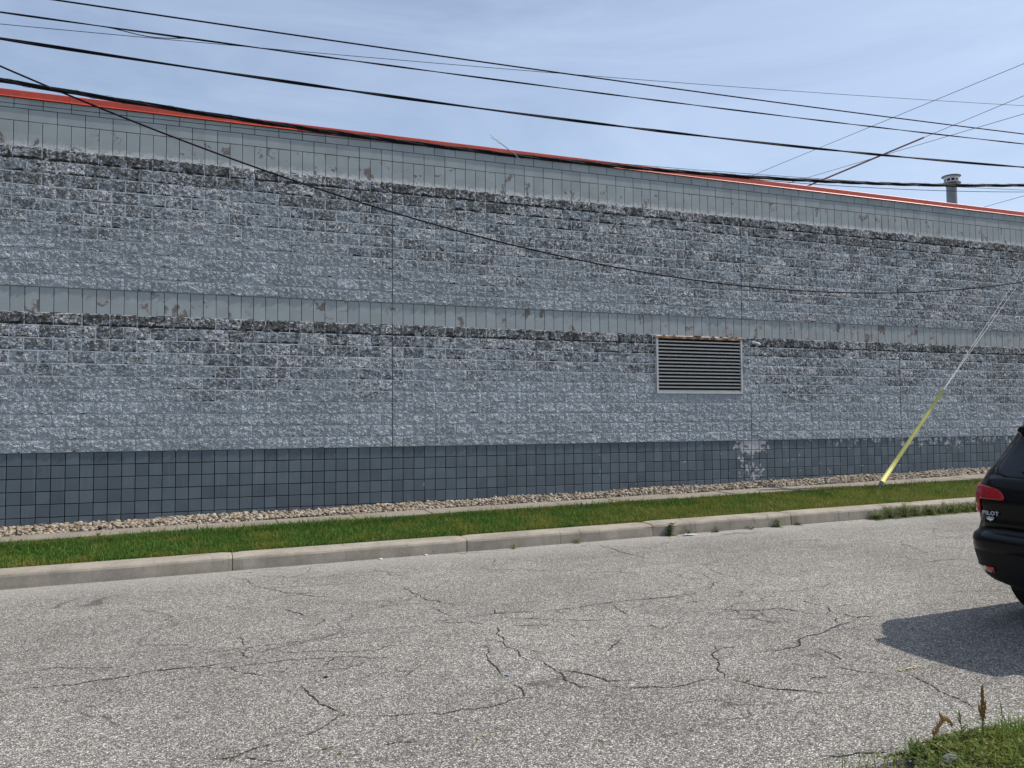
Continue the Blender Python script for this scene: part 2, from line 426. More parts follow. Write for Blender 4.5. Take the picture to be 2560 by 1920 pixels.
# the road climbs with the street; beyond the verge on the near side it ends at a weedy edge
def y_near(x):
    t = max(0.0, min(1.0, (6.25-x)/0.9)); return -11.52-0.9*t*t*(3-2*t)
road = strip('road', lambda x: -13.2, lambda x: y_kbase(x)+0.12, Rz, M['asphalt'], 63, 3)
tag(road, kind='structure')
verge = strip('verge', lambda x: y_kback(x)-0.02, lambda x: 0.3, lambda x, y: Gz(x, y)-0.03, M['soil'], 63, 4); tag(verge, kind='structure')
nverge = strip('roadside_ground', lambda x: -26.0, lambda x: y_near(x)+0.03*math.sin(x*5.1)+0.02*math.sin(x*13.7), lambda x, y: Rz(x, -11.5)+0.02+max(0, min(0.07, (-11.5-y)*0.12)), M['soil'], 400, 6); tag(nverge, kind='structure')

# ---- sidewalk slabs
walk = empty('sidewalk', (10, -1.3, Gz(10, -1.3))); tag(walk, kind='structure'); PARENT_LOC['sidewalk'] = walk.location[:]
xs = [2.79-1.212*k for k in range(14, 0, -1)] + [2.79, 3.97, 5.17, 6.43, 7.65, 8.8, 9.9, 11.12, 12.36] + [12.36+1.212*k for k in range(1, 20)]
for a, b in zip(xs[:-1], xs[1:]):
    gp = 0.006; tilt = rnd.uniform(-0.006, 0.006)
    a2, b2 = a+gp, b-gp
    v = []
    for zz in (-0.10, 0.018, 0.022):
        ins = 0.0 if zz < 0.02 else 0.006
        for (x, y) in ((a2+ins, y_walk(a2)+ins), (b2-ins, y_walk(b2)+ins), (b2-ins, y_gravel(b2)-ins), (a2+ins, y_gravel(a2)-ins)):
            v.append((x, y, Gz(x, y)+zz+(tilt if zz > 0 else 0)))
    f = [(3, 2, 1, 0)] + [(k*4+j, k*4+(j+1) % 4, k*4+4+(j+1) % 4, k*4+4+j) for k in (0, 1) for j in range(4)] + [(8, 9, 10, 11)]
    wparent(pymesh('slab', v, f, M['walk']), walk)

# ---- kerb sections, rounded nose, slightly battered face
kerb = empty('kerb', (10, -4.1, Rz(10, -4.1))); tag(kerb, kind='structure'); PARENT_LOC['kerb'] = kerb.location[:]
kx = [0.25-2.97*k for k in range(5, 0, -1)] + [0.25, 3.2, 6.22, 9.08, 11.55, 14.25] + [14.25+2.97*k for k in range(1, 9)]
for a, b in zip(kx[:-1], kx[1:]):
    n = 24; v = []; m_ = 9
    off = rnd.uniform(-0.008, 0.008); dz = rnd.uniform(-0.007, 0.007)
    for i in range(n+1):
        t = i/n; x = a+0.005 + (b-a-0.010)*t
        e = 0.0
        if i in (0, n): e = 0.010
        yb, yf = y_kback(x), y_kbase(x)+off
        zt, z0 = Gz(x, yb)+dz, Rz(x, yf)
        wv = 0.005*math.sin(x*3.7+off*400)+0.004*math.sin(x*11.3)
        pr = [(yb, z0-0.15), (yb, zt-e), (yb-0.10, zt-0.002-e+wv*0.4), (yf+0.075, zt-0.004-e+wv*0.5), (yf+0.042, zt-0.010-e), (yf+0.020+wv*0.6, zt-0.026-e), (yf+0.010+wv+e, zt-0.050), (yf+0.004+wv*0.6+e, z0+0.04), (yf+e, z0-0.15)]
        v += [(x, p[0], p[1]) for p in pr]
    f = []
    for i in range(n):
        for j in range(m_-1): f.append((i*m_+j, i*m_+j+1, (i+1)*m_+j+1, (i+1)*m_+j))
    f.append(tuple(range(m_-1, -1, -1))); f.append(tuple(n*m_+j for j in range(m_)))
    wparent(pymesh('kerb_section', v, [q[::-1] for q in f], M['kerb'], smooth=False), kerb)
# dark filler seen in the kerb joints
for x in kx[1:-1]:
    gj = Geo(); gj.box(x-0.006, x+0.006, y_kbase(x)+0.035, y_kback(x)-0.01, Rz(x, -4)-0.1, Gz(x, -3.7)-0.03)
    wparent(gj.obj('joint_filler', M['crack']), kerb)

# ---- cracks and paint marks on the road, a skin above the asphalt
PARENT_LOC['road'] = (0, 0, 0)
CR_W = """\
3.46,-8.97 3.48,-9.17 3.51,-9.42 3.57,-9.52 3.61,-9.62
3.61,-9.64 3.55,-9.75 3.47,-9.85 3.40,-9.91 3.33,-9.93
3.20,-9.97 3.13,-9.99 3.05,-10.02 3.00,-10.07 2.93,-10.07 2.85,-10.07
3.04,-10.10 3.10,-10.17 3.17,-10.22 3.23,-10.24
3.62,-9.70 3.75,-9.78 3.85,-9.81 3.95,-9.84 4.05,-9.85 4.16,-9.93 4.26,-9.92 4.26,-9.91 4.32,-9.90 4.38,-9.94 4.47,-9.94 4.54,-9.92 4.64,-9.87 4.72,-9.88 4.84,-9.88
4.72,-9.88 4.77,-9.68 4.75,-9.59
4.78,-9.43 4.78,-9.22 4.78,-9.13 4.80,-8.96 4.92,-8.66
4.96,-8.43 5.06,-8.59 5.03,-8.71 5.07,-8.90 5.03,-9.03 5.07,-9.17
5.19,-8.07 5.10,-8.32 5.07,-8.57
5.13,-9.14 5.13,-9.37 5.13,-9.57 5.11,-9.72 5.13,-9.85 5.22,-9.85
5.14,-9.41 5.21,-9.50 5.29,-9.62 5.32,-9.71 5.34,-9.81 5.42,-9.84 5.52,-9.87
5.28,-9.83 5.33,-9.92 5.41,-10.00 5.59,-10.06 5.47,-10.02 5.61,-10.08 5.76,-10.10 5.87,-10.07 5.97,-10.07 6.05,-10.10
6.06,-10.10 6.12,-10.02 6.14,-9.90 6.22,-9.82 6.28,-9.67 6.34,-9.57 6.41,-9.53 6.50,-9.36
6.42,-9.51 6.60,-9.52
6.04,-10.12 6.13,-10.20 6.14,-10.27 6.18,-10.38 6.26,-10.44 6.40,-10.55 6.46,-10.63
6.59,-9.68 6.76,-9.72 6.89,-9.71 6.99,-9.71 7.13,-9.56 7.27,-9.50 7.43,-9.49 7.55,-9.43 7.73,-9.35 7.81,-9.33 7.94,-9.33
7.76,-9.32 7.87,-9.15
7.11,-9.79 7.08,-9.95 7.06,-10.06 7.04,-10.13
6.91,-10.21 6.91,-10.28 6.96,-10.38 7.06,-10.47
7.19,-10.54 7.16,-10.65 7.15,-10.73 7.12,-10.82 7.09,-10.91 7.08,-11.01 7.06,-11.10 7.00,-11.20
5.75,-11.34 5.83,-11.39 5.96,-11.39 6.05,-11.43 6.10,-11.47"""
CR_T = """\
1.55,-8.24 1.71,-8.21 1.84,-8.24 2.00,-8.28 2.07,-8.24 2.13,-8.23 2.26,-8.24 2.39,-8.20 2.47,-8.16 2.58,-8.18 2.79,-8.21 2.96,-8.19 3.08,-8.21
1.46,-7.77 1.65,-7.79 1.84,-7.74 2.15,-7.91 2.27,-7.92
2.56,-7.76 2.74,-7.83 3.01,-7.84 3.11,-7.82 3.27,-7.81 3.43,-7.83 3.54,-7.81 3.71,-7.80 3.95,-7.74 4.15,-7.71 4.35,-7.72 4.69,-7.81
2.82,-8.21 3.01,-8.33 3.15,-8.32 3.33,-8.33 3.55,-8.36 3.71,-8.41 3.88,-8.45 4.11,-8.59 4.22,-8.66
3.03,-8.33 3.06,-8.45 3.16,-8.56 3.29,-8.67
3.11,-7.92 3.13,-8.03 3.18,-8.16
3.12,-7.44 3.15,-7.75
3.37,-8.02 3.49,-8.14 3.71,-8.18 3.90,-8.31 4.07,-8.38 4.22,-8.27 4.39,-8.36
3.42,-8.64 3.61,-8.70 3.79,-8.75 3.92,-8.67 3.98,-8.65
3.68,-8.60 3.77,-8.42
3.14,-4.42 3.35,-4.74 3.35,-4.97 3.41,-5.04
3.31,-5.14 3.48,-5.34 3.65,-5.39 3.89,-5.45 4.32,-5.54 4.64,-5.53
3.48,-5.34 3.63,-5.66 3.84,-5.87 3.96,-5.90
3.63,-5.92 3.79,-5.88 3.95,-6.09 4.10,-6.11
3.58,-6.51 3.69,-6.76 3.73,-6.96
3.84,-7.09 3.87,-7.17 3.79,-7.30 3.75,-7.33
4.89,-6.04 4.88,-6.27 4.92,-6.52 4.92,-6.79 5.00,-6.87 5.08,-7.25
4.88,-7.06 4.90,-7.34 4.97,-7.58
4.78,-7.76 5.01,-7.82 5.11,-7.96
5.71,-7.76 5.93,-7.78 6.17,-7.77 6.43,-7.74 6.79,-7.77 7.09,-7.81 7.35,-7.83
5.37,-7.48 5.33,-7.64 5.69,-7.80
5.36,-7.83 5.45,-7.93 5.64,-8.06 5.86,-8.18 6.28,-8.36
5.29,-8.10 5.47,-8.19 5.60,-8.28
6.43,-7.82 6.39,-8.07 6.37,-8.26
5.87,-7.80 5.85,-7.99
5.68,-9.18 5.78,-9.06 5.95,-8.91
5.63,-8.59 5.63,-8.71
6.31,-8.67 6.37,-8.65 6.36,-8.76
6.35,-8.82 6.53,-8.69
8.00,-6.74 8.01,-6.98 7.96,-7.26
7.52,-7.73 7.71,-7.57 7.83,-7.43 7.99,-7.38
7.86,-7.78 7.77,-8.02 7.55,-8.08
7.77,-8.02 7.96,-8.06 8.20,-8.10 8.49,-8.10 8.86,-8.00 9.11,-8.07
8.28,-6.69 8.20,-7.05 8.23,-7.26 8.40,-7.43
8.61,-7.12 8.65,-7.26 8.78,-7.53
7.08,-8.08 7.21,-8.07 7.29,-8.08
6.78,-7.75 7.07,-7.79 7.34,-7.79 7.52,-7.73
7.29,-8.61 7.45,-8.62 7.70,-8.65 7.73,-8.75 7.77,-8.91 7.89,-9.03
8.09,-8.78 8.02,-8.92 7.91,-8.99
8.09,-8.51 8.06,-8.63 8.09,-8.78
6.93,-8.74 7.17,-8.84 7.26,-8.84 7.40,-8.77
6.55,-10.33 6.71,-10.35
7.17,-8.40 7.30,-8.52 7.26,-8.65
8.18,-8.83 8.54,-8.86
8.03,-9.05 8.03,-9.22 8.24,-9.30
8.04,-4.45 8.01,-4.97 8.03,-5.47 7.99,-5.79
3.75,-10.26 3.82,-10.24 3.93,-10.28"""

def crack_mesh(pts, w, seed):
    rr = random.Random(seed); P = [Vector((p[0], p[1], 0)) for p in pts]
    for _ in range(3):
        Q = [P[0]]
        for a, b in zip(P[:-1], P[1:]):
            d = (b-a); L = d.length
            mid = (a+b)*0.5 + Vector((-d.y, d.x, 0))*(rr.uniform(-0.11, 0.11) if L > 0.02 else 0)
            Q += [mid, b]
        P = Q
    v = []; f = []; n = len(P)
    for i, p in enumerate(P):
        t = (P[min(i+1, n-1)]-P[max(i-1, 0)]); t = t.normalized() if t.length > 1e-6 else Vector((1, 0, 0))
        nn = Vector((-t.y, t.x, 0)); e = min(1.0, 0.25+4.0*min(i, n-1-i)/n)
        hw = w*e*rr.uniform(0.35, 1.25)*0.5
        for s in (-1, 1):
            q = p+nn*hw*s*rr.uniform(0.8, 1.2); v.append((q.x, q.y, Rz(q.x, q.y)+0.004))
    for i in range(n-1): f.append((2*i, 2*i+2, 2*i+3, 2*i+1))
    return v, f
for txt, w_ in ((CR_W, 0.0120), (CR_T, 0.0110)):
    for k, ln in enumerate(txt.strip().split('\n')):
        pts = [tuple(map(float, q.split(','))) for q in ln.split()]
        if pts[0][0] > 11.5: continue
        v, f = crack_mesh(pts, w_*(0.75+0.5*rnd.random()), k*7+int(w_*1000))
        wparent(pymesh('crack', v, f, M['crack']), road)
def blotch(name, x0, y0, x1, y1, wd, mat, seed, parent=road, lift=0.006, bits=14):
    """worn spray-paint mark: scattered flakes along a line, one mesh"""
    rr = random.Random(seed); G_ = Geo()
    for i in range(bits):
        t = rr.random(); cx = x0+(x1-x0)*t+rr.gauss(0, wd*0.3); cy = y0+(y1-y0)*t+rr.gauss(0, wd*0.5)
        r_ = rr.uniform(0.25, 1)*wd*0.45; k = rr.randint(5, 8)
        v = []
        for j in range(k):
            a = 2*math.pi*j/k; q = r_*rr.uniform(0.5, 1.2); px_, py_ = cx+q*1.6*math.cos(a), cy+q*math.sin(a)
            v.append((px_, py_, Rz(px_, py_)+lift+i*0.0002))
        G_.add(v, [tuple(range(k))])
    return wparent(G_.obj(name, mat), parent)
M['ypaint'] = simple('worn_yellow_paint', (0.50, 0.44, 0.16), 0.8, 0.2, var=0.3, scale=60)
M['bpaint'] = simple('worn_blue_paint', (0.20, 0.27, 0.40), 0.8, 0.2, var=0.3, scale=60)
M['moss'] = simple('crack_moss', (0.10, 0.095, 0.02), 0.95, 0.1, var=0.4, scale=40)
blotch('paint_mark', 4.22, -10.385, 4.37, -10.355, 0.014, M['ypaint'], 1); blotch('paint_mark', 7.19, -10.468, 7.38, -10.462, 0.022, M['ypaint'], 2, bits=26)
blotch('paint_mark', 4.77, -9.395, 4.85, -9.392, 0.025, M['bpaint'], 3, bits=9); blotch('paint_mark', 7.55, -9.47, 7.86, -9.43, 0.025, M['bpaint'], 4, bits=9)
for k, (x, y) in enumerate([(3.59, -9.685), (3.44, -10.17), (3.46, -10.28), (4.49, -9.93), (6.141, -10.213), (3.0, -10.1)]):
    blotch('moss_patch', x-0.04, y-0.01, x+0.05, y+0.01, 0.018, M['moss'], 20+k, bits=10)

# ================================================================== gravel strip
bed = strip('gravel_bed', lambda x: y_gravel(x)-0.004, lambda x: 0.05, lambda x, y: Gz(x, y)-0.008, M['bed'], 63, 3); tag(bed, kind='structure')
def icosphere(sub):
    bm = bmesh.new(); bmesh.ops.create_icosphere(bm, subdivisions=sub, radius=1.0)
    v = np.array([q.co[:] for q in bm.verts]); f = np.array([[q.index for q in p.verts] for p in bm.faces]); bm.free(); return v, f
def scatter_stones(name, n, xr, sub, smin, smax, seed, mat):
    r_ = np.random.default_rng(seed); iv, if_ = icosphere(sub); k = len(iv)
    x = r_.uniform(*xr, n); t = r_.random(n); y = -0.012 + (y_gravel(x)+0.012)*t
    size = smin + (smax-smin)*r_.random(n)**1.8
    mound = 0.028*np.sin(np.pi*np.clip(t*1.05, 0, 1))*(0.6+0.5*np.sin(x*0.9)*np.sin(x*0.37+1)) + 0.012*np.sin(x*2.3+t*4)
    z = Gz(x, y) + mound + size*0.30 + r_.random(n)*0.030
    sc = size[:, None]*np.stack([r_.uniform(0.8, 1.35, n), r_.uniform(0.75, 1.15, n), r_.uniform(0.5, 0.85, n)], 1)
    V = iv[None]*(1+r_.normal(0, 0.13, (n, k, 1)))*sc[:, None]
    a = r_.uniform(0, 2*np.pi, n); b = r_.normal(0, 0.45, n)
    ca, sa, cb, sb = np.cos(a)[:, None], np.sin(a)[:, None], np.cos(b)[:, None], np.sin(b)[:, None]
    X, Y, Z = V[..., 0], V[..., 1], V[..., 2]
    Y, Z = Y*cb-Z*sb, Y*sb+Z*cb
    X, Y = X*ca-Y*sa, X*sa+Y*ca
    V = np.stack([X+x[:, None], np.minimum(Y+y[:, None], 0.012), Z+z[:, None]], 2).reshape(-1, 3)
    F = (if_[None]+(np.arange(n)*k)[:, None, None]).reshape(-1, 3)
    return V, F
V1, F1 = scatter_stones('a', 4300, (-2.5, 7.0), 2, 0.016, 0.040, 5, None)
V2, F2 = scatter_stones('b', 7600, (7.0, 23.5), 1, 0.017, 0.040, 6, None)
gr = npmesh('gravel', np.concatenate([V1, V2]), [np.concatenate([F1, F2+len(V1)])], M['pebble'], smooth=True)
tag(gr, 'tan and white river gravel heaped along the foot of the block wall', 'gravel', kind='stuff')

# ================================================================== grass
def blade_field(name, x, y, z0, h, wd, lean, mat, seed, bend=0.5):
    r_ = np.random.default_rng(seed); n = len(x)
    a = r_.uniform(0, 2*np.pi, n); d = r_.uniform(0, 2*np.pi, n); l = lean*r_.random(n)
    wx, wy = np.cos(a)*wd*0.5, np.sin(a)*wd*0.5
    dx, dy = np.cos(d)*l*h, np.sin(d)*l*h
    V = np.empty((n, 5, 3), np.float32)
    V[:, 0] = np.stack([x-wx, y-wy, z0], 1); V[:, 1] = np.stack([x+wx, y+wy, z0], 1)
    mx_, my_ = x+dx*0.35*bend, y+dy*0.35*bend; mz = z0+h*0.55
    V[:, 2] = np.stack([mx_+wx*0.8, my_+wy*0.8, mz], 1); V[:, 3] = np.stack([mx_-wx*0.8, my_-wy*0.8, mz], 1)
    V[:, 4] = np.stack([x+dx, y+dy, z0+h*np.sqrt(np.maximum(0.15, 1-l*l*0.5))], 1)
    b = (np.arange(n)*5)[:, None]
    return V.reshape(-1, 3), [b+np.array([[0, 1, 2, 3]]), b+np.array([[3, 2, 4]])]
n = 150000
gx = rng.uniform(-3.5, 24, n)
keep = rng.random(n) < np.where(gx < 9, 1.0, np.where(gx < 15, 0.75, 0.5)); gx = gx[keep]; n = len(gx)
t = rng.random(n); ya, yb = y_kback(gx)+0.01, y_walk(gx)-0.005
gy = ya + (yb-ya)*t
patch = 0.5+0.5*np.sin(gx*1.9+gy*2.3)*np.sin(gx*0.7-gy*3.1+2)
gh = (0.030+0.060*rng.random(n)**1.5)*(0.75+0.5*patch)*(0.85+0.35*t)*np.where(rng.random(n) < 0.02, 1.5, 1.0)
V, F = blade_field('g', gx, gy, Gz(gx, gy)-0.032, gh+0.028, 0.006+0.005*rng.random(n), 1.0, None, 3)
grass = npmesh('grass', V, F, M['grass'])
tag(grass, 'mown green grass strip between the kerb and the sidewalk', 'grass', kind='stuff')

# ================================================================== the building
bld = empty('block_building', (11, 0, -1.3)); PARENT_LOC['block_building'] = (11, 0, -1.3)
tag(bld, 'long windowless grey block building with red coping and dark base', 'building')
U0, U1 = -36, 148                        # wall extent in half blocks
XA, XB = U0*S, U1*S
ZTOP = 5.652
LU0, LU1, LV0, LV1 = 57.35, 67.92, 4.96, 10.86     # louver outer frame
def part(name, G_, mat, parent=bld, smooth=False):
    return wparent(G_.obj(name, mat, smooth=smooth), parent)
# shell: rear box of the building with its roof below the coping
part('building_shell', Geo().box(XA, XB, 0.345, 22, -1.9, 5.45), simple('plain_block', (0.30, 0.30, 0.30), 0.9, 0.2, var=0.15))
def bedslab(z0, z1, y0, mat, hole=False):
    G_ = Geo()
    if not hole: G_.box(XA, XB, y0, 0.34, z0, z1)
    else:
        G_.box(XA, LU0*S, y0, 0.34, z0, z1); G_.box(LU1*S, XB, y0, 0.34, z0, z1)
        G_.box(LU0*S, LU1*S, y0, 0.34, z0, LV0*S); G_.box(LU0*S, LU1*S, y0, 0.34, LV1*S, z1)
    part('mortar_bed', G_, mat)
bedslab(-1.9, 0.0, 0.016, M['joint']); bedslab(0.001, 11*S, -0.0060, M['mortar'], True); bedslab(11*S+0.001, 13*S, 0.014, M['joint_band'])
bedslab(13*S+0.001, 24*S, -0.0060, M['mortar']); bedslab(24*S+0.001, ZTOP, 0.014, M['joint_band'])

CTRL = [(-9, -7, 28), (30, -7, 28), (68, 11, 28), (69, -7, 5), (90, -7, 28), (129, -7, 28)]
def cuts(row): return [u for (u, a, b) in CTRL if a <= row < b]
def row_blocks(row, step, phase):
    """split a course into (u0, u1) pieces, cut at control joints and round the louver"""
    e = [U0]; u = U0 + ((phase - U0) % step)
    if u == U0: u += step
    while u < U1: e.append(u); u += step
    e.append(U1); e = sorted(set(e) | set(cuts(row)))
    out = []
    for a, b in zip(e[:-1], e[1:]):
        if 5 <= row <= 10 and b > LU0 and a < LU1:
            if a < LU0-0.05: out.append((a, LU0-0.03))
            if b > LU1+0.05: out.append((LU1+0.03, b))
        else: out.append((a, b))
    return out

GAP = 0.0068
def vnoise(shape, r_, amp, k):
    """smooth random grid: coarse random values interpolated to shape"""
    nj, ni = shape; cj, ci = max(2, int(nj/k)+2), max(2, int(ni/k)+2)
    c = r_.normal(0, amp, (cj, ci)); y = np.linspace(0, cj-1.001, nj); x = np.linspace(0, ci-1.001, ni)
    y0, x0 = y.astype(int), x.astype(int); fy, fx = (y-y0)[:, None], (x-x0)[None]
    return (c[y0][:, x0]*(1-fy)*(1-fx)+c[y0+1][:, x0]*fy*(1-fx)+c[y0][:, x0+1]*(1-fy)*fx+c[y0+1][:, x0+1]*fy*fx)
def split_geo(w, h, seed):
    r_ = np.random.default_rng(seed)
    nxi = max(3, int(round((w-0.02)/0.024))); nzi = 8; rim = 0.004
    xs_ = np.concatenate([[GAP], np.linspace(GAP+rim, w-GAP-rim, nxi+1), [w-GAP]])
    zs_ = np.concatenate([[GAP], np.linspace(GAP+rim, h-GAP-rim, nzi+1), [h-GAP]])
    nz_, nx_ = len(zs_), len(xs_)
    d = 0.0165+vnoise((nz_, nx_), r_, 0.0025, 4)+vnoise((nz_, nx_), r_, 0.0038, 2)+r_.normal(0, 0.0050, (nz_, nx_))
    d += r_.normal(0, 0.002)*np.linspace(-1, 1, nx_)[None]+r_.normal(0, 0.002)*np.linspace(-1, 1, nz_)[:, None]
    d = np.clip(d+0.002, 0.0085, 0.038)
    e = np.ones((nz_, nx_)); e[1, :] = e[-2, :] = 0.88; e[:, 1] = np.minimum(e[:, 1], 0.88); e[:, -2] = np.minimum(e[:, -2], 0.88)
    d = np.maximum(d*e, 0.0125); d[0, :] = d[-1, :] = 0.002; d[:, 0] = d[:, -1] = 0.002
    jx = r_.normal(0, 0.004, (nz_, nx_)); jz = r_.normal(0, 0.004, (nz_, nx_))
    for q in (jx, jz): q[:2, :] = 0; q[-2:, :] = 0; q[:, :2] = 0; q[:, -2:] = 0
    X, Z = np.meshgrid(xs_, zs_); V = np.stack([X+jx, -d, Z+jz], 2)
    # face grid first, then the broken-off rim with its own vertices so that the arris stays crisp
    inner = V[1:-1, 1:-1].reshape(-1, 3); mi = nx_-2
    f = [(j*mi+i, j*mi+i+1, (j+1)*mi+i+1, (j+1)*mi+i) for j in range(nz_-3) for i in range(mi-1)]
    rimi = [(1, i) for i in range(1, nx_-1)]+[(j, nx_-2) for j in range(2, nz_-1)]+[(nz_-2, i) for i in range(nx_-3, 0, -1)]+[(j, 1) for j in range(nz_-3, 1, -1)]
    def outer(j, i): return (0 if j == 1 else nz_-1 if j == nz_-2 else j, 0 if i == 1 else nx_-1 if i == nx_-2 else i)
    vin = np.array([V[q] for q in rimi]); vout = np.array([V[outer(*q)] for q in rimi])
    b0 = len(inner); n = len(rimi); v = np.concatenate([inner, vin, vout])
    f += [(b0+k, b0+n+k, b0+n+(k+1) % n, b0+(k+1) % n) for k in range(n)]
    return v, np.array(f)
def smooth_geo(w, h, gap=0.005, bev=0.003, y0=0.0, y1=0.03):
    v = []
    for (ins, y) in ((gap, y1), (gap, y0+bev), (gap+bev, y0)):
        v += [(ins, y, ins), (w-ins, y, ins), (w-ins, y, h-ins), (ins, y, h-ins)]
    f = [(k*4+j, k*4+(j+1) % 4, k*4+4+(j+1) % 4, k*4+4+j) for k in (0, 1) for j in range(4)] + [(8, 9, 10, 11)]
    return np.array(v), np.array(f)

def build_kind(name, items, geo, mat, limit, smooth):
    """items: (u0, v0, u1, v1). The `limit` nearest in view are single pieces, the rest one joined part"""
    def dist(it): return ((it[0]+it[2])*0.5*S-CAM.x)**2 + CAM.y**2 + ((it[1]+it[3])*0.5*S-CAM.z)**2
    inview = [it for it in items if it[2] > 0.2 and it[0] < 109.6 and (it[3]*S > Gz((it[0]+it[2])*0.5*S, 0)+0.02)]
    inview.sort(key=dist); single = inview[:limit]; sset = set(single); rest = [it for it in items if it not in sset]
    cache = {}
    def key(it): return (round(it[2]-it[0], 3), round(it[3]-it[1], 3))
    nvar = 14
    def getgeo(it, k):
        kk = key(it)+(k,)
        if kk not in cache: cache[kk] = geo(kk[0]*S, kk[1]*S, hash((int(kk[0]*1000), int(kk[1]*1000), k)) & 0xffff)
        return kk
    meshes = {}
    for it in single:
        kk = getgeo(it, rnd.randrange(nvar) if smooth else 0)
        if kk not in meshes:
            me = bpy.data.meshes.new(name); v, f = cache[kk]
            me.from_pydata([tuple(p) for p in v], [], [tuple(map(int, q)) for q in f]); me.update(); me.materials.append(mat)
            if smooth: me.shade_smooth()
            meshes[kk] = me
        o = bpy.data.objects.new(name, meshes[kk]); COL.objects.link(o); wparent(o, bld)
        o.location = (it[0]*S, rnd.uniform(-0.0012, 0.0012), it[1]*S)
    if rest:
        Vs, Fs, b = [], [], 0
        for it in rest:
            v, f = cache[getgeo(it, rnd.randrange(nvar) if smooth else 0)]
            Vs.append(v+np.array([it[0]*S, rnd.uniform(-0.0012, 0.0012), it[1]*S])); Fs.append(f+b); b += len(v)
        o = npmesh(name+'_field', np.concatenate(Vs), [np.concatenate(Fs)], mat, smooth=smooth); wparent(o, bld); tag(o, kind='stuff')
    print(name, len(single), len(rest))

sp = []
for row in list(range(0, 11)) + list(range(13, 24)):
    sp += [(a, row, b, row+1) for a, b in row_blocks(row, 2, (row+1) % 2)]
build_kind('split_face_block', sp, split_geo, M['split'], 300, True)
so = []
for r0, r1 in ((11, 13), (24, 26)):
    so += [(a, r0, b, r1) for a, b in row_blocks(r0, 1, 0)]
build_kind('soldier_block', so, lambda w, h, k: smooth_geo(w, h), M['smooth'], 300, False)
tb = [(a, 26, b, 27) for a, b in row_blocks(26, 2, 1)] + [(a, 27, b, ZTOP/S) for a, b in row_blocks(27, 2, 0)]
build_kind('smooth_block', tb, lambda w, h, k: smooth_geo(w, h), M['smooth'], 300, False)
bs = []
for row in range(-7, 0): bs += [(a, row, b, row+1) for a, b in row_blocks(row, 1, 0)]
build_kind('base_block', bs, lambda w, h, k: smooth_geo(w, h, 0.0066, 0.003, 0.0, 0.03), M['base'], 300, False)
# sealant in the control joints
M['sealant'] = simple('joint_sealant', (0.10, 0.115, 0.13), 0.8, 0.2)
for (u, a, b) in CTRL:
    for z0, z1, y in ((max(a, 0)*S, min(b, 11)*S, -0.0105), (max(a, 13)*S, min(b, 24)*S, -0.0105)):
        if z1 > z0: part('control_joint', Geo().box(u*S-0.006, u*S+0.006, y, 0.02, z0, z1), M['sealant'])

# ---- red metal coping in lengths
def mk_red():
    m = Mat('red_coping_paint', 0.45, 0.45)
    n1 = m.noise(1.2, 5, 0.6); n2 = m.noise(14, 5, 0.65)
    col = m.mix(m.ss(n1, 0.3, 0.7), (0.54, 0.070, 0.033), (0.45, 0.052, 0.030))
    col = m.scalecol(col, m.lin(n2, 0.3, 0.7, 0.88, 1.1)); m.set('Base Color', col); return m.m
M['red'] = mk_red()
prof = [(0.38, 5.60), (0.38, 5.763), (0.30, 5.780), (-0.010, 5.770), (-0.018, 5.760), (-0.021, 5.672), (-0.023, 5.664), (-0.034, 5.649), (-0.031, 5.646), (-0.018, 5.657), (-0.008, 5.657), (-0.008, 5.654), (0.30, 5.654)]
cx = [0.78+3.0*k for k in range(-3, 1)] + [3.79, 6.79, 9.8, 12.8, 15.85, 18.9, 21.97] + [21.97+3.02*k for k in range(1, 4)]
cx[0] = XA-0.05; cx[-1] = XB+0.05
for a, b in zip(cx[:-1], cx[1:]):
    dz = rnd.uniform(-0.002, 0.002); k = len(prof)
    v = [(a+0.002, y, z+dz) for y, z in prof] + [(b-0.002, y, z+dz) for y, z in prof]
    f = [(j, (j+1) % k, k+(j+1) % k, k+j) for j in range(k)] + [tuple(range(k-1, -1, -1)), tuple(range(k, 2*k))]
    wparent(pymesh('coping_section', v, f, M['red']), bld)

# ---- louver in the wall
def mk_rust():
    m = Mat('rusted_lintel', 0.8, 0.2)
    n1 = m.noise(6, 6, 0.7, 0.4); n2 = m.noise(40, 4, 0.6)
    col = m.ramp(n1, [(0.30, (0.42, 0.40, 0.36)), (0.45, (0.45, 0.33, 0.20)), (0.52, (0.28, 0.13, 0.05)), (0.62, (0.10, 0.045, 0.02)), (0.72, (0.40, 0.34, 0.26))])
    m.set('Base Color', m.scalecol(col, m.lin(n2, 0.3, 0.7, 0.8, 1.15))); return m.m
M['galv'] = simple('weathered_aluminium', (0.52, 0.52, 0.515), 0.42, 0.5, 0.35, 0.12, 6)
M['blade_shade'] = simple('shaded_blade', (0.045, 0.044, 0.044), 0.8, 0.2, var=0.3, scale=9)  # dark colour paints in the shade that each lip casts on the plate below
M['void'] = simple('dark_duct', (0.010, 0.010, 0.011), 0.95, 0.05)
lx0, lx1, lz0, lz1 = LU0*S, LU1*S, LV0*S, LV1*S
lou = empty('louver', ((lx0+lx1)/2, 0, lz0)); PARENT_LOC['louver'] = lou.location[:]; wparent(lou, bld)
tag(lou, 'grey metal louver with horizontal blades and rusty head')
def lpart(name, G_, mat): return wparent(G_.obj(name, mat), lou)
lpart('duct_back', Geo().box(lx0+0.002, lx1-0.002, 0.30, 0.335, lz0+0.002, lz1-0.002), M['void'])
fw_ = 0.045
lpart('frame', Geo().box(lx0, lx0+fw_, -0.040, 0.15, lz0+fw_, lz1-fw_).box(lx1-fw_, lx1, -0.040, 0.15, lz0+fw_, lz1-fw_).box(lx0, lx1, -0.040, 0.15, lz0, lz0+fw_), M['galv'])
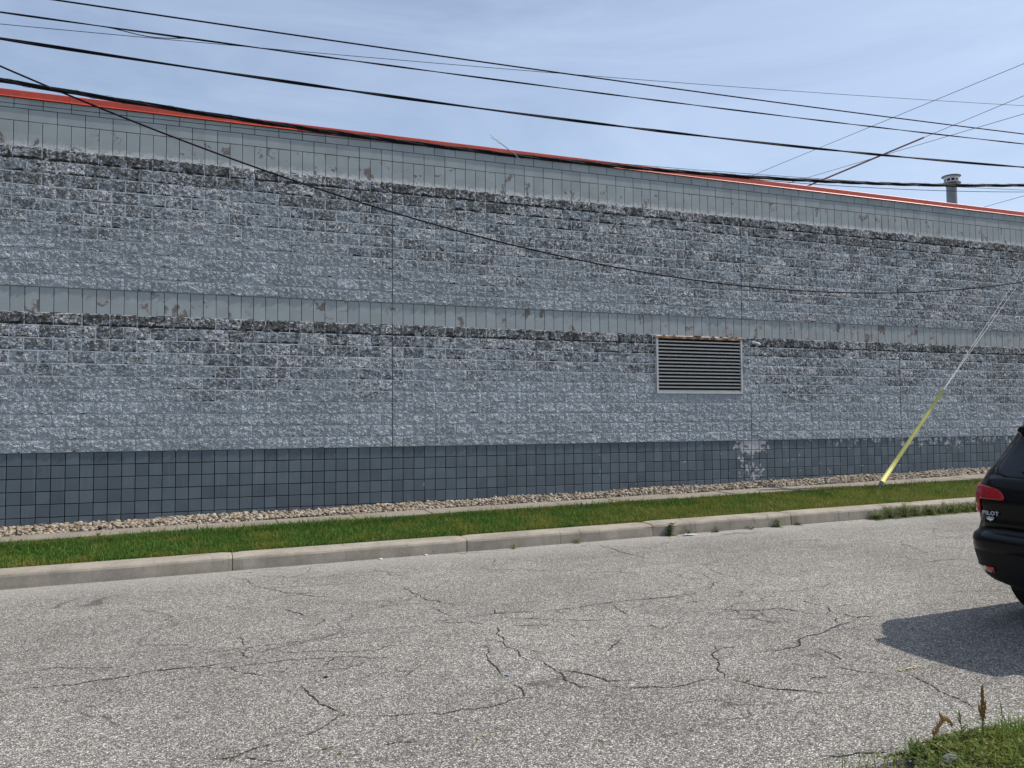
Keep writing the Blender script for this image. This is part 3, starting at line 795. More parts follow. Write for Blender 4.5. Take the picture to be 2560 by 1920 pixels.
lpart('lintel', Geo().box(lx0-0.02, lx1+0.0, -0.045, 0.15, lz1-fw_, lz1), mk_rust())
nb = 15; z_lo, z_hi = lz0+fw_, lz1-fw_; pitch = (z_hi-z_lo)/nb
for i in range(nb):
    z = z_lo+pitch*(i+0.02); a, b = lx0+fw_+0.002, lx1-fw_-0.002
    pr = [(-0.030, z), (-0.033, z+0.026), (-0.029, z+0.027), (0.085, z+0.092), (0.088, z+0.088), (-0.026, z+0.004)]
    k = len(pr); v = [(a, y, q) for y, q in pr]+[(b, y, q) for y, q in pr]
    f = [(j, (j+1) % k, k+(j+1) % k, k+j) for j in range(k)] + [tuple(range(k-1, -1, -1)), tuple(range(k, 2*k))]
    bl_ = wparent(pymesh('blade', v, f, M['galv']), lou); bl_.data.materials.append(M['blade_shade'])
    for q in bl_.data.polygons: q.material_index = 0 if q.index in (0, 1) else 1  # lip faces stay bare metal, the rest takes the painted shade
# bent conduit stub by the louver
st = Geo().tube([(14.10, -0.03, 2.135), (14.15, -0.075, 2.125), (14.20, -0.105, 2.10), (14.215, -0.11, 2.075)], [0.022, 0.024, 0.026, 0.018], 8)
st.tube([(14.10, 0.0, 2.137), (14.10, -0.035, 2.135)], 0.03, 8)
part('conduit_stub', st, simple('pale_conduit', (0.75, 0.75, 0.74), 0.5, 0.4), smooth=False)

# ---- flue on the roof
M['flue'] = simple('dull_flue_metal', (0.20, 0.215, 0.23), 0.5, 0.4, 0.4, 0.15, 5)
fx, fy = 22.52, 2.0
fl = empty('flue_pipe', (fx, fy, 5.45)); PARENT_LOC['flue_pipe'] = fl.location[:]; wparent(fl, bld)
wparent(Geo().lathe([(0.135, 5.45), (0.135, 6.98), (0.15, 6.98), (0.15, 7.02), (0.13, 7.02), (0.13, 7.05)], 24, (fx, fy, 0)).obj('pipe', M['flue'], smooth=False), fl)
cap = wparent(Geo().lathe([(0.17, 7.03), (0.245, 7.045), (0.245, 7.065), (0.18, 7.075), (0.18, 7.09)], 28, (fx, fy, 0)).obj('flange', M['flue']), fl)
wparent(Geo().lathe([(0.135, 7.08), (0.135, 7.26)], 24, (fx, fy, 0)).obj('throat', M['void']), fl)
band = Geo()
band.lathe([(0.185, 7.08), (0.185, 7.105), (0.18, 7.105)], 28, (fx, fy, 0)); band.lathe([(0.18, 7.17), (0.185, 7.17), (0.19, 7.245), (0.18, 7.245)], 28, (fx, fy, 0))
for k in range(10):
    a = 2*math.pi*k/10; band.box(fx+0.175*math.cos(a)-0.012, fx+0.175*math.cos(a)+0.012, fy+0.175*math.sin(a)-0.012, fy+0.175*math.sin(a)+0.012, 7.09, 7.20)
wparent(band.obj('slotted_ring', simple('pale_cap_metal', (0.55, 0.56, 0.57), 0.4, 0.5, 0.3)), fl)
wparent(Geo().lathe([(0.19, 7.235), (0.25, 7.245), (0.25, 7.262), (0.12, 7.30), (0.01, 7.31)], 28, (fx, fy, 0)).obj('lid', M['flue']), fl)

# ================================================================== overhead lines
YC = -2.9
PXL, PXR = -8.0, 22.8
M['cable'] = simple('black_cable_jacket', (0.008, 0.008, 0.011), 0.7, 0.2)
M['steel'] = simple('galvanised_strand', (0.34, 0.35, 0.36), 0.45, 0.5, 0.5)
M['strand'] = simple('dull_strand', (0.05, 0.05, 0.052), 0.7, 0.2)
M['guystrand'] = simple('grey_guy_strand', (0.27, 0.275, 0.285), 0.6, 0.3)
M['pole'] = simple('weathered_pole_wood', (0.17, 0.13, 0.10), 0.9, 0.15, var=0.35, scale=9)
def para(c, x): return c[0]*x*x+c[1]*x+c[2]
def cable(name, c, r_, label, x0=PXL, x1=PXR, n=70, strands=1, tw=0.0, pitch=1.5, mat='cable', sides=7, dy=0.0):
    G_ = Geo(); ex = []
    for k in range(strands):
        pts = []
        for i in range(n*(2 if strands > 1 else 1)+1):
            t = i/(n*(2 if strands > 1 else 1)); x = x0+(x1-x0)*t
            a = 2*math.pi*k/strands+2*math.pi*x/pitch+0.6*math.sin(x*1.3)
            pts.append((x, YC+dy+tw*math.cos(a), para(c, x)+tw*math.sin(a)))
        G_.tube(pts, r_, sides)
    o = G_.obj(name, M[mat], smooth=True)
    o.location = (0, 0, 0); tag(o, label, 'cable', 'overhead cables along the street'); return o
cB = (0.004512, -0.06141, 4.853237)
bundle = cable('communication_cable', cB, 0.0165, 'thickest black lashed cable bundle hanging across the red coping', strands=3, tw=0.017, pitch=2.3)
PARENT_LOC[bundle.name] = (0, 0, 0)
lash = Geo()
pts = []
for i in range(900):
    x = PXL+(PXR-PXL)*i/899; a = 2*math.pi*x/0.38
    pts.append((x, YC+0.037*math.cos(a), para(cB, x)+0.037*math.sin(a)))
lash.tube(pts, 0.0018, 4); wparent(lash.obj('lashing_wire', M['strand']), bundle)
tw = Geo()
zb = lambda x: para(cB, x)
base = Vector((7.40, YC-0.035, zb(7.40)+0.02))
tw.tube([(7.47, YC-0.05, 4.565), (7.38, YC-0.05, 4.66), (7.30, YC-0.05, 4.70), (7.17, YC-0.05, 4.785)], 0.0065, 5)
tw.tube([(7.17, YC-0.05, 4.785), (7.12, YC-0.05, 4.83), (7.08, YC-0.06, 4.845), (7.04, YC-0.05, 4.88), (7.0, YC-0.05, 4.895), (6.97, YC-0.05, 4.915)], 0.0045, 4)
tw.tube([(7.17, YC-0.05, 4.785), (7.12, YC-0.04, 4.80), (7.07, YC-0.05, 4.835), (7.03, YC-0.05, 4.85), (6.99, YC-0.05, 4.87)], 0.0045, 4)
wparent(tw.obj('loose_tie_wire', M['steel']), bundle)
cable('power_cable', (0.000663, 0.0093, 5.970955), 0.0115, 'uppermost black cable crossing the open sky')
c2 = (0.000752, 0.010444, 5.705517)
w2 = cable('telephone_cable', c2, 0.0075, 'black cable with a small slack loop, second from the top', strands=2, tw=0.006, pitch=3.1)
PARENT_LOC[w2.name] = (0, 0, 0)
sl = Geo(); pts = []
for i in range(25):
    t = i/24; x = 1.45+1.5*t; pts.append((x, YC, para(c2, x)-0.045*math.sin(math.pi*min(1, t*1.25))*(1 if t < 0.8 else (1-t)/0.2*0.3)+0.02*math.sin(t*9)*(1-t)))
sl.tube(pts, 0.006, 6); wparent(sl.obj('slack_loop', M['cable'], smooth=True), w2)
cable('messenger_wire', (0.000936, 0.059434, 5.532144), 0.0045, 'thin grey wire slanting across the two upper black cables', mat='cable', sides=5)
cable('service_cable', (0.001969, -0.021095, 5.374966), 0.013, 'doubled black cable hanging midway between coping and upper cables', strands=2, tw=0.011, pitch=4.5)
cable('drop_cable', (0.014301, -0.368184, 5.151541), 0.0125, 'deeply sagging single black cable draped in front of the block wall', n=90)
cable('thin_wire', (0.00168, 0.00255, 4.5479), 0.0045, 'thin dark wire following just under the coping beside the bundle', sides=5)
cable('lower_wire', (0.004924, -0.088886, 5.08112), 0.006, 'thin wire just below the thick bundle, passing in front of the flue', x0=9.6, sides=5)

def pole(x, label, guyed=False):
    p = empty('utility_pole', (x, YC, Gz(x, YC)-0.05)); tag(p, label, 'pole')
    h = 11.3
    Geo().lathe([(0.165, 0), (0.16, 1.0), (0.13, 7.0), (0.105, h), (0.09, h+0.02)], 16).obj('shaft', M['pole'], p, smooth=True)
    Geo().box(-0.05, 0.05, -1.1, 1.1, h-0.75, h-0.63).obj('crossarm', M['pole'], p)
    for y in (-1.0, -0.45, 0.45, 1.0):
        Geo().lathe([(0.02, h-0.63), (0.02, h-0.55), (0.045, h-0.54), (0.035, h-0.50), (0.045, h-0.47), (0.02, h-0.43)], 10, (0, y, 0)).obj('insulator', simple('brown_glaze', (0.12, 0.05, 0.03), 0.2, 0.6), p)
    return p
pole(PXR, 'wooden utility pole carrying the cables past the far end of the wall')
pole(PXL, 'wooden utility pole beyond the deep end of the dark base')

# wires from the right-hand pole back over the roof
def span(name, A, B, r_, label, sag=0.10, n=24, mat='cable'):
    A, B = Vector(A), Vector(B); G_ = Geo()
    pts = [A.lerp(B, i/n)-Vector((0, 0, 4*sag*(i/n)*(1-i/n))) for i in range(n+1)]
    G_.tube(pts, r_, 5); o = G_.obj(name, M[mat], smooth=True); tag(o, label, 'wire', 'wires crossing over the roof'); return o, pts
span('roof_wire', (21.314-0.45, 9+3.6, 9.22-0.12), (22.8, YC, 9.62), 0.0075, 'long bare wire rising over the roof, crossing all the street cables', 0.0)
w_g, _ = span('guarded_wire', (23.624+0.25, 9+3.6, 9.012+0.04), (22.8, YC, 8.90), 0.0075, 'wire over the roof sheathed in a reddish guard tube', 0.0)
span('roof_wire', (22.701, 9+3.6, 9.025+0.26), (22.8, YC, 8.15), 0.0075, 'thin wire over the roof running just beside the reddish guard tube', 0.0)
span('roof_wire', (32.429, 9, 8.99), (22.8, YC, 6.237), 0.008, 'short thin wire showing above the coping beyond the flue', 0.0)
PARENT_LOC[w_g.name] = (0, 0, 0)
M['guard'] = simple('reddish_guard_tube', (0.20, 0.10, 0.09), 0.6, 0.3)
_A, _B = Vector((23.874, 12.6, 9.052)), Vector((22.8, YC, 8.90))
wparent(Geo().tube([_A.lerp(_B, 0.20), _A.lerp(_B, 0.40), _A.lerp(_B, 0.585)], [0.03, 0.03, 0.026], 8).obj('guard_tube', M['guard'], smooth=True), w_g)

# guy wires with yellow guard and ground anchor
M['yellow'] = simple('sun_faded_yellow_plastic', (0.60, 0.56, 0.17), 0.5, 0.4, var=0.10, scale=6)
guy = empty('guy_wire', (14.60, YC, Gz(14.6, YC))); PARENT_LOC['guy_wire'] = guy.location[:]
tag(guy, 'slanting guy wires in a yellow plastic guard, anchored in the grass', 'guy wire')
g0 = Vector((14.74, YC, -0.729)); g1 = Vector((16.351, YC, 1.006)); dg = (g1-g0)
G_ = Geo(); G_.tube([g0-dg*0.0, g0+dg*0.25, g0+dg*0.5, g0+dg*0.75, g1], [0.044, 0.040, 0.037, 0.033, 0.028], 10)
wparent(G_.obj('guy_guard', M['yellow'], smooth=True), guy)
for a, b in (((-0.10, 0), 0.014),):
    wparent(Geo().tube([(14.585, YC, Gz(14.6, YC)-0.25), (14.60, YC, Gz(14.6, YC)-0.02), (14.70, YC, -0.80), g0+dg*0.01], [0.014, 0.014, 0.016, 0.018], 8).obj('anchor_rod', M['steel'], smooth=True), guy)
wparent(Geo().tube([(14.69, YC, -0.80), (14.70, YC, -0.775), (14.745, YC, -0.725)], [0.024, 0.034, 0.040], 8).obj('thimble_eye', M['flue']), guy)
wparent(Geo().tube([g0+dg*0.9, (22.8, YC, 7.55)], 0.0056, 6).obj('strand', M['guystrand'], smooth=True), guy)
wparent(Geo().tube([g0+dg*0.9, (22.8, YC, 7.98)], 0.0056, 6).obj('strand', M['guystrand'], smooth=True), guy)

# ================================================================== the parked car (seen from behind)
car = empty('parked_suv', (8.73, -10.545, Rz(9.9, -10.57)-0.005)); tag(car, 'black three-row SUV parked at the road edge, rear towards us', 'car')
car.rotation_euler = (math.atan(-0.01), -math.atan(0.018), 0)
m = Mat('black_car_paint', 0.16, 0.14); m.set('Base Color', (0.004, 0.004, 0.005)); m.set('Coat Weight', 0.12); m.set('Coat Roughness', 0.04); M['paint'] = m.m
m = Mat('black_cladding', 0.6, 0.2); m.set('Base Color', (0.010, 0.010, 0.011)); m.bump(m.noise(400, 2), 0.2, 0.001); M['clad'] = m.m
m = Mat('privacy_glass', 0.03, 0.35); m.set('Base Color', (0.006, 0.007, 0.008)); m.set('Coat Weight', 0.0); M['glass'] = m.m
m = Mat('red_lens', 0.15, 0.3); m.set('Base Color', m.scalecol((0.40, 0.006, 0.012), m.lin(m.noise(30, 2), 0.3, 0.7, 0.7, 1.1))); m.set('Coat Weight', 0.3); m.set('Coat Roughness', 0.03); M['lens'] = m.m
m = Mat('red_lens_bright', 0.12, 0.5); m.set('Base Color', (0.55, 0.03, 0.02)); m.set('Coat Weight', 1.0); M['lens2'] = m.m
M['chrome'] = simple('satin_chrome', (0.62, 0.62, 0.63), 0.22, 0.5, 0.9)
M['tyre'] = simple('tyre_rubber', (0.015, 0.015, 0.015), 0.85, 0.2)
M['rim'] = simple('alloy_rim', (0.35, 0.36, 0.37), 0.3, 0.5, 0.8)
M['decal'] = simple('white_decal', (0.75, 0.76, 0.78), 0.5, 0.3)
#        h     xr    xf     hw
RING = [(0.20, 0.46, 4.60, 0.74), (0.24, 0.30, 4.72, 0.824), (0.315, 0.15, 4.82, 0.905), (0.36, 0.10, 4.86, 0.93), (0.443, 0.06, 4.90, 0.955),
        (0.50, 0.045, 4.91, 0.962), (0.572, 0.025, 4.92, 0.966), (0.60, 0.010, 4.93, 0.958), (0.665, 0.0, 4.93, 0.952), (0.695, 0.012, 4.93, 0.950), (0.716, 0.075, 4.92, 0.958),
        (0.745, 0.105, 4.91, 0.966), (0.80, 0.115, 4.90, 0.960), (0.868, 0.115, 4.88, 0.972), (0.94, 0.11, 4.84, 0.978), (1.02, 0.11, 4.76, 0.978),
        (1.083, 0.125, 4.60, 0.970), (1.10, 0.135, 4.45, 0.958), (1.141, 0.16, 4.05, 0.948), (1.201, 0.20, 3.75, 0.935), (1.28, 0.28, 3.55, 0.915), (1.381, 0.36, 3.35, 0.885),
        (1.492, 0.43, 3.10, 0.845), (1.56, 0.44, 2.92, 0.80), (1.615, 0.44, 2.74, 0.75), (1.655, 0.50, 2.52, 0.66), (1.685, 0.95, 2.25, 0.48), (1.69, 1.20, 2.0, 0.30)]
RH = [q[0] for q in RING]
def ringat(h): return tuple(np.interp(h, RH, [q[k] for q in RING]) for k in (1, 2, 3))
def rear_x(h, y):
    xr, xf, hw = ringat(h); t = abs(y)/hw; ry = 0.27; rx = 0.30
    x = xr+0.075*t*t
    e = (abs(y)-(hw-ry))/ry
    if e > 0: x += rx*(1-math.sqrt(max(0.0, 1-min(1, e)**2)))
    return x
def front_x(h, y):
    xr, xf, hw = ringat(h); t = abs(y)/hw
    x = xf-0.22*t*t; e = (abs(y)-(hw-0.30))/0.30
    if e > 0: x -= 0.35*(1-math.sqrt(max(0.0, 1-min(1, e)**2)))
    return x
TY = [0, .12, .25, .38, .5, .6, .7, .78, .85, .9, .94, .97, .99, 1.0]
def loop(h):
    xr, xf, hw = ringat(h)
    half = [(rear_x(h, t*hw), t*hw) for t in TY]
    xa, xb = rear_x(h, hw), front_x(h, hw)
    half += [(xa+(xb-xa)*k/10, hw) for k in range(1, 10)]
    half += [(front_x(h, t*hw), t*hw) for t in reversed(TY)]
    full = half + [(x, -y) for x, y in reversed(half[1:-1])]
    return [(x, y, h) for x, y in full]
def loft(name, hs, mat, capt=False, capb=False):
    L = [loop(h) for h in hs]; n = len(L[0]); v = [p for l in L for p in l]; f = []
    for i in range(len(hs)-1):
        for j in range(n): f.append((i*n+j, i*n+(j+1) % n, (i+1)*n+(j+1) % n, (i+1)*n+j))
    f = [q[::-1] for q in f]
    if capt: f.append(tuple((len(hs)-1)*n+j for j in range(n-1, -1, -1)))
    if capb: f.append(tuple(range(n)))
    o = pymesh(name, v, f, mat, car, smooth=True); return o
def fine(a, b, k=3):
    hs = sorted(set([h for h in RH if a < h < b] + [a, b])); out = []
    for p, q in zip(hs[:-1], hs[1:]): out += [p]
    return out+[b]
loft('body', fine(0.572, 1.69), M['paint'], capt=True)
loft('lower_cladding', fine(0.20, 0.572), M['clad'], capb=True)
def rear_patch(name, poly, mat, lift=0.004, thick=0.0, parent=car, ny=10, side=1):
    """poly: list of (h, y_inner, y_outer) rows laid on the rear surface"""
    v = []; n = ny+1
    for (h, ya, yb) in poly:
        for j in range(n):
            y = (ya+(yb-ya)*j/ny)*1.0; hw = ringat(h)[2]; y = max(-hw*0.9995, min(hw*0.9995, y))
            dx = (rear_x(h, abs(y)+1e-3 if abs(y)+1e-3 < hw else abs(y))-rear_x(h, abs(y)-1e-3))/2e-3
            nn = Vector((-1, dx*(1 if y > 0 else -1), 0.0)).normalized()
            v.append((rear_x(h, y)+nn.x*lift, (y+nn.y*lift)*side, h))
    f = [(i*n+j, i*n+j+1, (i+1)*n+j+1, (i+1)*n+j) for i in range(len(poly)-1) for j in range(ny)]
    if side > 0: f = [q[::-1] for q in f]
    o = pymesh(name, v, f, mat, parent, smooth=True)
    sm = o.modifiers.new('shell', 'SOLIDIFY'); sm.thickness = 0.006; sm.offset = -1
    return o
gate_l = [(0.755, 0.80), (0.80, 0.805), (0.87, 0.805), (0.94, 0.81), (1.02, 0.81), (1.10, 0.80), (1.14, 0.79), (1.18, 0.775)]
tg = rear_patch('tailgate', [(h, -y, y) for h, y in gate_l], M['paint'], 0.007, ny=28)
rear_patch('rear_window', [(h, -y, y) for h, y in ((1.165, 0.44), (1.175, 0.60), (1.20, 0.70), (1.25, 0.745), (1.33, 0.735), (1.42, 0.70), (1.50, 0.64), (1.53, 0.60))], M['glass'], 0.008, ny=28)
for s in (1, -1):
    lo_ = rear_patch('tail_lamp', [(h, a, b) for h, a, b in ((0.862, 0.80, 0.90), (0.885, 0.795, 0.975), (0.94, 0.79, 0.98), (1.02, 0.79, 0.98), (1.075, 0.79, 0.972), (1.098, 0.79, 0.96))], M['lens'], 0.014, side=s, ny=12)
    rear_patch('inner_lens', [(h, a, b) for h, a, b in ((0.985, 0.545, 0.79), (1.00, 0.535, 0.79), (1.025, 0.545, 0.79), (1.05, 0.565, 0.79), (1.07, 0.60, 0.79), (1.085, 0.665, 0.785), (1.098, 0.76, 0.785))], M['lens'], 0.016, parent=lo_, side=s)
    rear_patch('reverse_lens', [(0.875, 0.825, 0.90), (0.91, 0.81, 0.925)], M['lens2'], 0.019, parent=lo_, side=s)
    rear_patch('reflector', [(0.395, 0.645, 0.715), (0.44, 0.645, 0.72)], M['lens2'], 0.010, side=s)
    rear_patch('exhaust_trim', [(0.395, 0.725, 0.82), (0.41, 0.725, 0.86), (0.44, 0.725, 0.875)], M['chrome'], 0.008, side=s)
# roof spoiler with overhang
sp_ = Geo(); prs = [(0.27, 1.605), (0.245, 1.590), (0.24, 1.545), (0.27, 1.515), (0.46, 1.49), (0.75, 1.60), (0.85, 1.675), (0.55, 1.655), (0.36, 1.625)]
ys_ = [-0.52, -0.50, -0.36, 0, 0.36, 0.50, 0.52]; k = len(prs); v = []
for y in ys_:
    c_ = 0.05*(abs(y)/0.52)**2; dz = -0.02*(abs(y)/0.52)**3
    e = 0.0 if abs(y) < 0.51 else 0.014
    v += [(x+c_, y, z+dz*(1 if x < 0.5 else 1.6)-(e if z > 1.57 else -e)) for x, z in prs]
f = [(i*k+j, i*k+(j+1) % k, (i+1)*k+(j+1) % k, (i+1)*k+j) for i in range(len(ys_)-1) for j in range(k)] + [tuple(range(k-1, -1, -1)), tuple((len(ys_)-1)*k+j for j in range(k))]
sp_.add(v, f); sp_.obj('roof_spoiler', M['paint'], car)
for s in (1, -1):       # roof rails and side glass
    Geo().tube([(0.75, 0.62*s, 1.665), (0.95, 0.62*s, 1.705), (2.2, 0.62*s, 1.715), (2.5, 0.62*s, 1.67)], 0.018, 8).obj('roof_rail', M['clad'], car)
    v = []; hs = (1.17, 1.25, 1.35, 1.45, 1.53)
    for i, h in enumerate(hs):
        hw = ringat(h)[2]; xa, xb = rear_x(h, hw)+0.12, front_x(h, hw)-0.25
        for j in range(9): v.append((xa+(xb-xa)*j/8, (hw+0.003)*s, h))
    f = [(i*9+j, i*9+j+1, (i+1)*9+j+1, (i+1)*9+j) for i in range(4) for j in range(8)]
    pymesh('side_window', v, f if s < 0 else [q[::-1] for q in f], M['glass'], car, smooth=True)
    Geo().tube([(3.05, 0.93*s, 1.16), (3.0, 1.02*s, 1.19), (2.98, 1.11*s, 1.20)], [0.05, 0.09, 0.075], 10).obj('door_mirror', M['paint'], car, smooth=True)
for wx in (1.05, 3.87):
    for s in (1, -1):
        wz = 0.365; y0 = 0.935*s
        tp = [(0.20, -0.11), (0.27, -0.118), (0.34, -0.115), (0.362, -0.10), (0.37, -0.05), (0.37, 0.05), (0.362, 0.10), (0.34, 0.115), (0.27, 0.118), (0.20, 0.11)]
        wh = Geo().lathe(tp, 36, (wx, y0-0.12*s, wz), 'y').obj('wheel', M['tyre'], car, smooth=True)
        rm = Geo(); rm.lathe([(0.03, 0.0), (0.235, 0.0), (0.25, 0.03), (0.25, -0.10), (0.03, -0.10)] if False else [(0.25, -0.09), (0.25, 0.10), (0.235, 0.115), (0.225, 0.09), (0.05, 0.06), (0.02, 0.065)], 32, (wx, y0-0.12*s, wz), 'y')
        rm.obj('rim', M['rim'], wh)
        Geo().lathe([(0.40, -0.16), (0.44, -0.16), (0.44, 0.012), (0.40, 0.012)], 36, (wx, y0-0.005*s, wz), 'y').obj('wheel_arch', M['clad'], car)
# badge, decal, wiper, plate
def text_mesh(body, size, name, mat, parent, loc, xs=1.0, extr=0.002, shear=0.0):
    cu = bpy.data.curves.new(name, 'FONT'); cu.body = body; cu.size = size; cu.extrude = extr; cu.align_x = 'CENTER'; cu.align_y = 'CENTER'; cu.resolution_u = 2; cu.space_character = 1.12; cu.shear = shear
    cu.offset = size*0.012
    to = bpy.data.objects.new(name+'_tmp', cu); COL.objects.link(to); bpy.context.view_layer.update()
    me = bpy.data.meshes.new_from_object(to.evaluated_get(bpy.context.evaluated_depsgraph_get())); bpy.data.objects.remove(to, do_unlink=True); bpy.data.curves.remove(cu)
    me.name = name
    for q in me.vertices:
        x, y, z = q.co; q.co = (-z, -x*xs, y)
    me.materials.clear(); me.materials.append(mat)
    o = mesh_obj(name, me, None, parent); o.location = loc; return o
yb_ = 0.678
sx = (rear_x(0.87, 0.74)-rear_x(0.87, 0.61))/0.13
bd = text_mesh('PILOT', 0.046, 'badge_lettering', simple('silver_badge', (0.55, 0.55, 0.56), 0.4, 0.4), tg, (rear_x(0.872, yb_)-0.020, yb_, 0.872), 1.25, 0.003)
bd.rotation_euler = (0, 0, -math.atan(sx))
dec = text_mesh('Lafferlin', 0.022, 'dealer_decal', M['decal'], tg, (rear_x(0.835, 0.68)-0.018, 0.683, 0.838), 0.92, 0.001)
dec.rotation_euler = (0, 0, -math.atan(sx))
wing = Geo(); wy = [0.042, 0.034, 0.018, 0.004, 0.0, -0.004, -0.018, -0.03]; wb = [-0.002, -0.009, -0.014, -0.016, -0.026, -0.016, -0.012, -0.006]
v = [(0, y, 0) for y in wy]+[(0, y, b) for y, b in zip(wy, wb)]
wing.add(v, [(j, j+1, 8+j+1, 8+j) for j in range(7)]); wo_ = wing.obj('decal_crest', M['decal'], dec, loc=(-0.001, 0.0, -0.009))
wp = Geo().tube([(0.17, 0.02, 1.185), (0.185, 0.30, 1.20), (0.205, 0.44, 1.215)], [0.014, 0.009, 0.006], 8).obj('rear_wiper', M['clad'], car, smooth=True)
rear_patch('licence_plate', [(0.83, -0.155, 0.155), (0.95, -0.155, 0.155)], simple('blank_plate', (0.6, 0.6, 0.6), 0.5), 0.012, ny=4)

# ================================================================== weeds in the gutter, plants at the near edge
M['weed'] = mk_grass('weed_leaf', [(0.028, 0.070, 0.014), (0.05, 0.115, 0.022), (0.085, 0.16, 0.032)], dry_amt=0.25)
M['weed_low'] = mk_grass('gutter_weed_leaf', [(0.055, 0.11, 0.020), (0.10, 0.18, 0.034), (0.17, 0.25, 0.055), (0.24, 0.25, 0.09)], dry_amt=0.35)
M['weed_dry'] = mk_grass('dry_weed_leaf', [(0.10, 0.13, 0.025), (0.19, 0.19, 0.045), (0.30, 0.25, 0.10)], dry_amt=0.3)
M['dock'] = simple('rust_brown_seed', (0.26, 0.15, 0.045), 0.85, 0.2, var=0.45, scale=70)
M['dock2'] = simple('tan_seed', (0.42, 0.25, 0.09), 0.85, 0.2, var=0.4, scale=70)
M['stem'] = simple('green_stem', (0.09, 0.12, 0.03), 0.7, 0.3)
def leaf(G_, base, d, L, wdt, droop, twist=0.0, segs=4):
    base = Vector(base); d = Vector(d).normalized(); up = Vector((0, 0, 1)); sd_ = d.cross(up)
    if sd_.length < 1e-3: sd_ = Vector((1, 0, 0))
    sd_.normalize(); v = []; p = base.copy(); dd = d.copy()
    for i in range(segs+1):
        t = i/segs; wv = wdt*math.sin(math.pi*min(1, 0.12+0.88*t)**0.8)*0.5 if i < segs else 0.0015
        nrm = dd.cross(sd_)
        v += [p-sd_*wv+nrm*wv*0.25, p, p+sd_*wv+nrm*wv*0.25]
        dd = (dd-Vector((0, 0, droop/segs))).normalized(); p = p+dd*(L/segs)
    f = []
    for i in range(segs):
        a = i*3; f += [(a, a+1, a+4, a+3), (a+1, a+2, a+5, a+4)]
    G_.add(v, f)
def weed(x, y, h, spread, n, label, mat='weed', seed=0, name='weed', wd=0.018, zf=Rz, group='weeds rooted along the kerb gutter'):
    rr = random.Random(seed); z = zf(x, y)
    root = empty(name, (x, y, z)); tag(root, label, 'weed', group)
    A = Geo(); B = Geo()
    ns = max(2, n//9)
    for i in range(ns):
        a = rr.uniform(0, 6.283); r_ = spread*rr.random()**0.7*0.6; hh = h*rr.uniform(0.55, 1.0)
        tip = Vector((r_*math.cos(a), r_*math.sin(a), hh)); B.tube([(tip.x*0.15, tip.y*0.15, -0.01), (tip.x*0.5, tip.y*0.5, hh*0.55), tip], [0.0035, 0.003, 0.0015], 5)
        for k in range(n//ns):
            t = rr.uniform(0.15, 1.0); q = Vector((tip.x*t, tip.y*t, hh*t)); b = rr.uniform(0, 6.283)
            leaf(A, q, (math.cos(b), math.sin(b), rr.uniform(0.1, 0.9)), rr.uniform(0.5, 1.1)*0.42*h+0.02, wd*rr.uniform(0.6, 1.2), rr.uniform(0.4, 1.4), segs=3)
    for k in range(n//2):
        b = rr.uniform(0, 6.283); leaf(A, (rr.gauss(0, spread*0.15), rr.gauss(0, spread*0.15), 0), (math.cos(b), math.sin(b), rr.uniform(0.15, 1.0)), spread*rr.uniform(0.5, 1.0), wd*rr.uniform(0.7, 1.4), rr.uniform(0.3, 1.2), segs=3)
    A.obj('leaves', M[mat], root, smooth=True); B.obj('stems', M['stem'], root)
    return root
kb = lambda x, d=0.05: y_kbase(x)-d
weed(9.33, kb(9.33), 0.20, 0.13, 46, 'tallest leafy weed standing at a kerb joint below the louver', seed=1, wd=0.03)
weed(9.62, kb(9.62), 0.13, 0.08, 22, 'small bright weed beside the tallest weed and the litter', seed=2)
weed(7.82, kb(7.82), 0.08, 0.12, 26, 'yellowish grass tuft growing alone against the kerb foot', 'weed_dry', seed=3, wd=0.010)
weed(6.87, kb(6.87), 0.08, 0.11, 24, 'pale yellow-green tuft at the kerb foot beside the chalky scuffs', 'weed_dry', seed=4, wd=0.010)
weed(10.13, kb(10.13), 0.09, 0.10, 24, 'low green weed at the kerb foot just past the litter', seed=5)
weed(10.75, kb(10.75), 0.06, 0.12, 24, 'flat sprawling weed in the gutter below the peeling base paint', seed=6)
weed(11.25, kb(11.25), 0.16, 0.13, 40, 'bushy green weed climbing the kerb face before the guy anchor', seed=7, wd=0.022)
weed(11.65, kb(11.65), 0.06, 0.10, 20, 'small flat weed next to the bushy kerb weed', seed=8)
GUT = [(13.15, 0.10, 'straggly yellow-green weed thinning out along the kerb foot'), (13.45, 0.15, None), (13.75, 0.19, 'tallest tuft of the gutter growth, leaning on the kerb nose'), (14.02, 0.13, None), (14.3, 0.14, None), (14.55, 0.12, None), (14.8, 0.15, None), (15.05, 0.12, None), (15.3, 0.14, None), (15.55, 0.15, None), (15.8, 0.13, None), (16.05, 0.15, None)]
for k, (x, hh, lab) in enumerate(GUT):
    weed(x, kb(x, 0.09), hh*1.5, 0.27, 150, lab or 'weed clump in the thick gutter growth behind the car', 'weed_low', seed=30+k, wd=0.011, group='weed clumps in the gutter near the car')
weed(1.45, y_walk(1.45)+0.05, 0.06, 0.06, 14, 'tiny weed sprouting from the sidewalk edge', seed=50, zf=lambda x, y: Gz(x, y)+0.02, group=None)
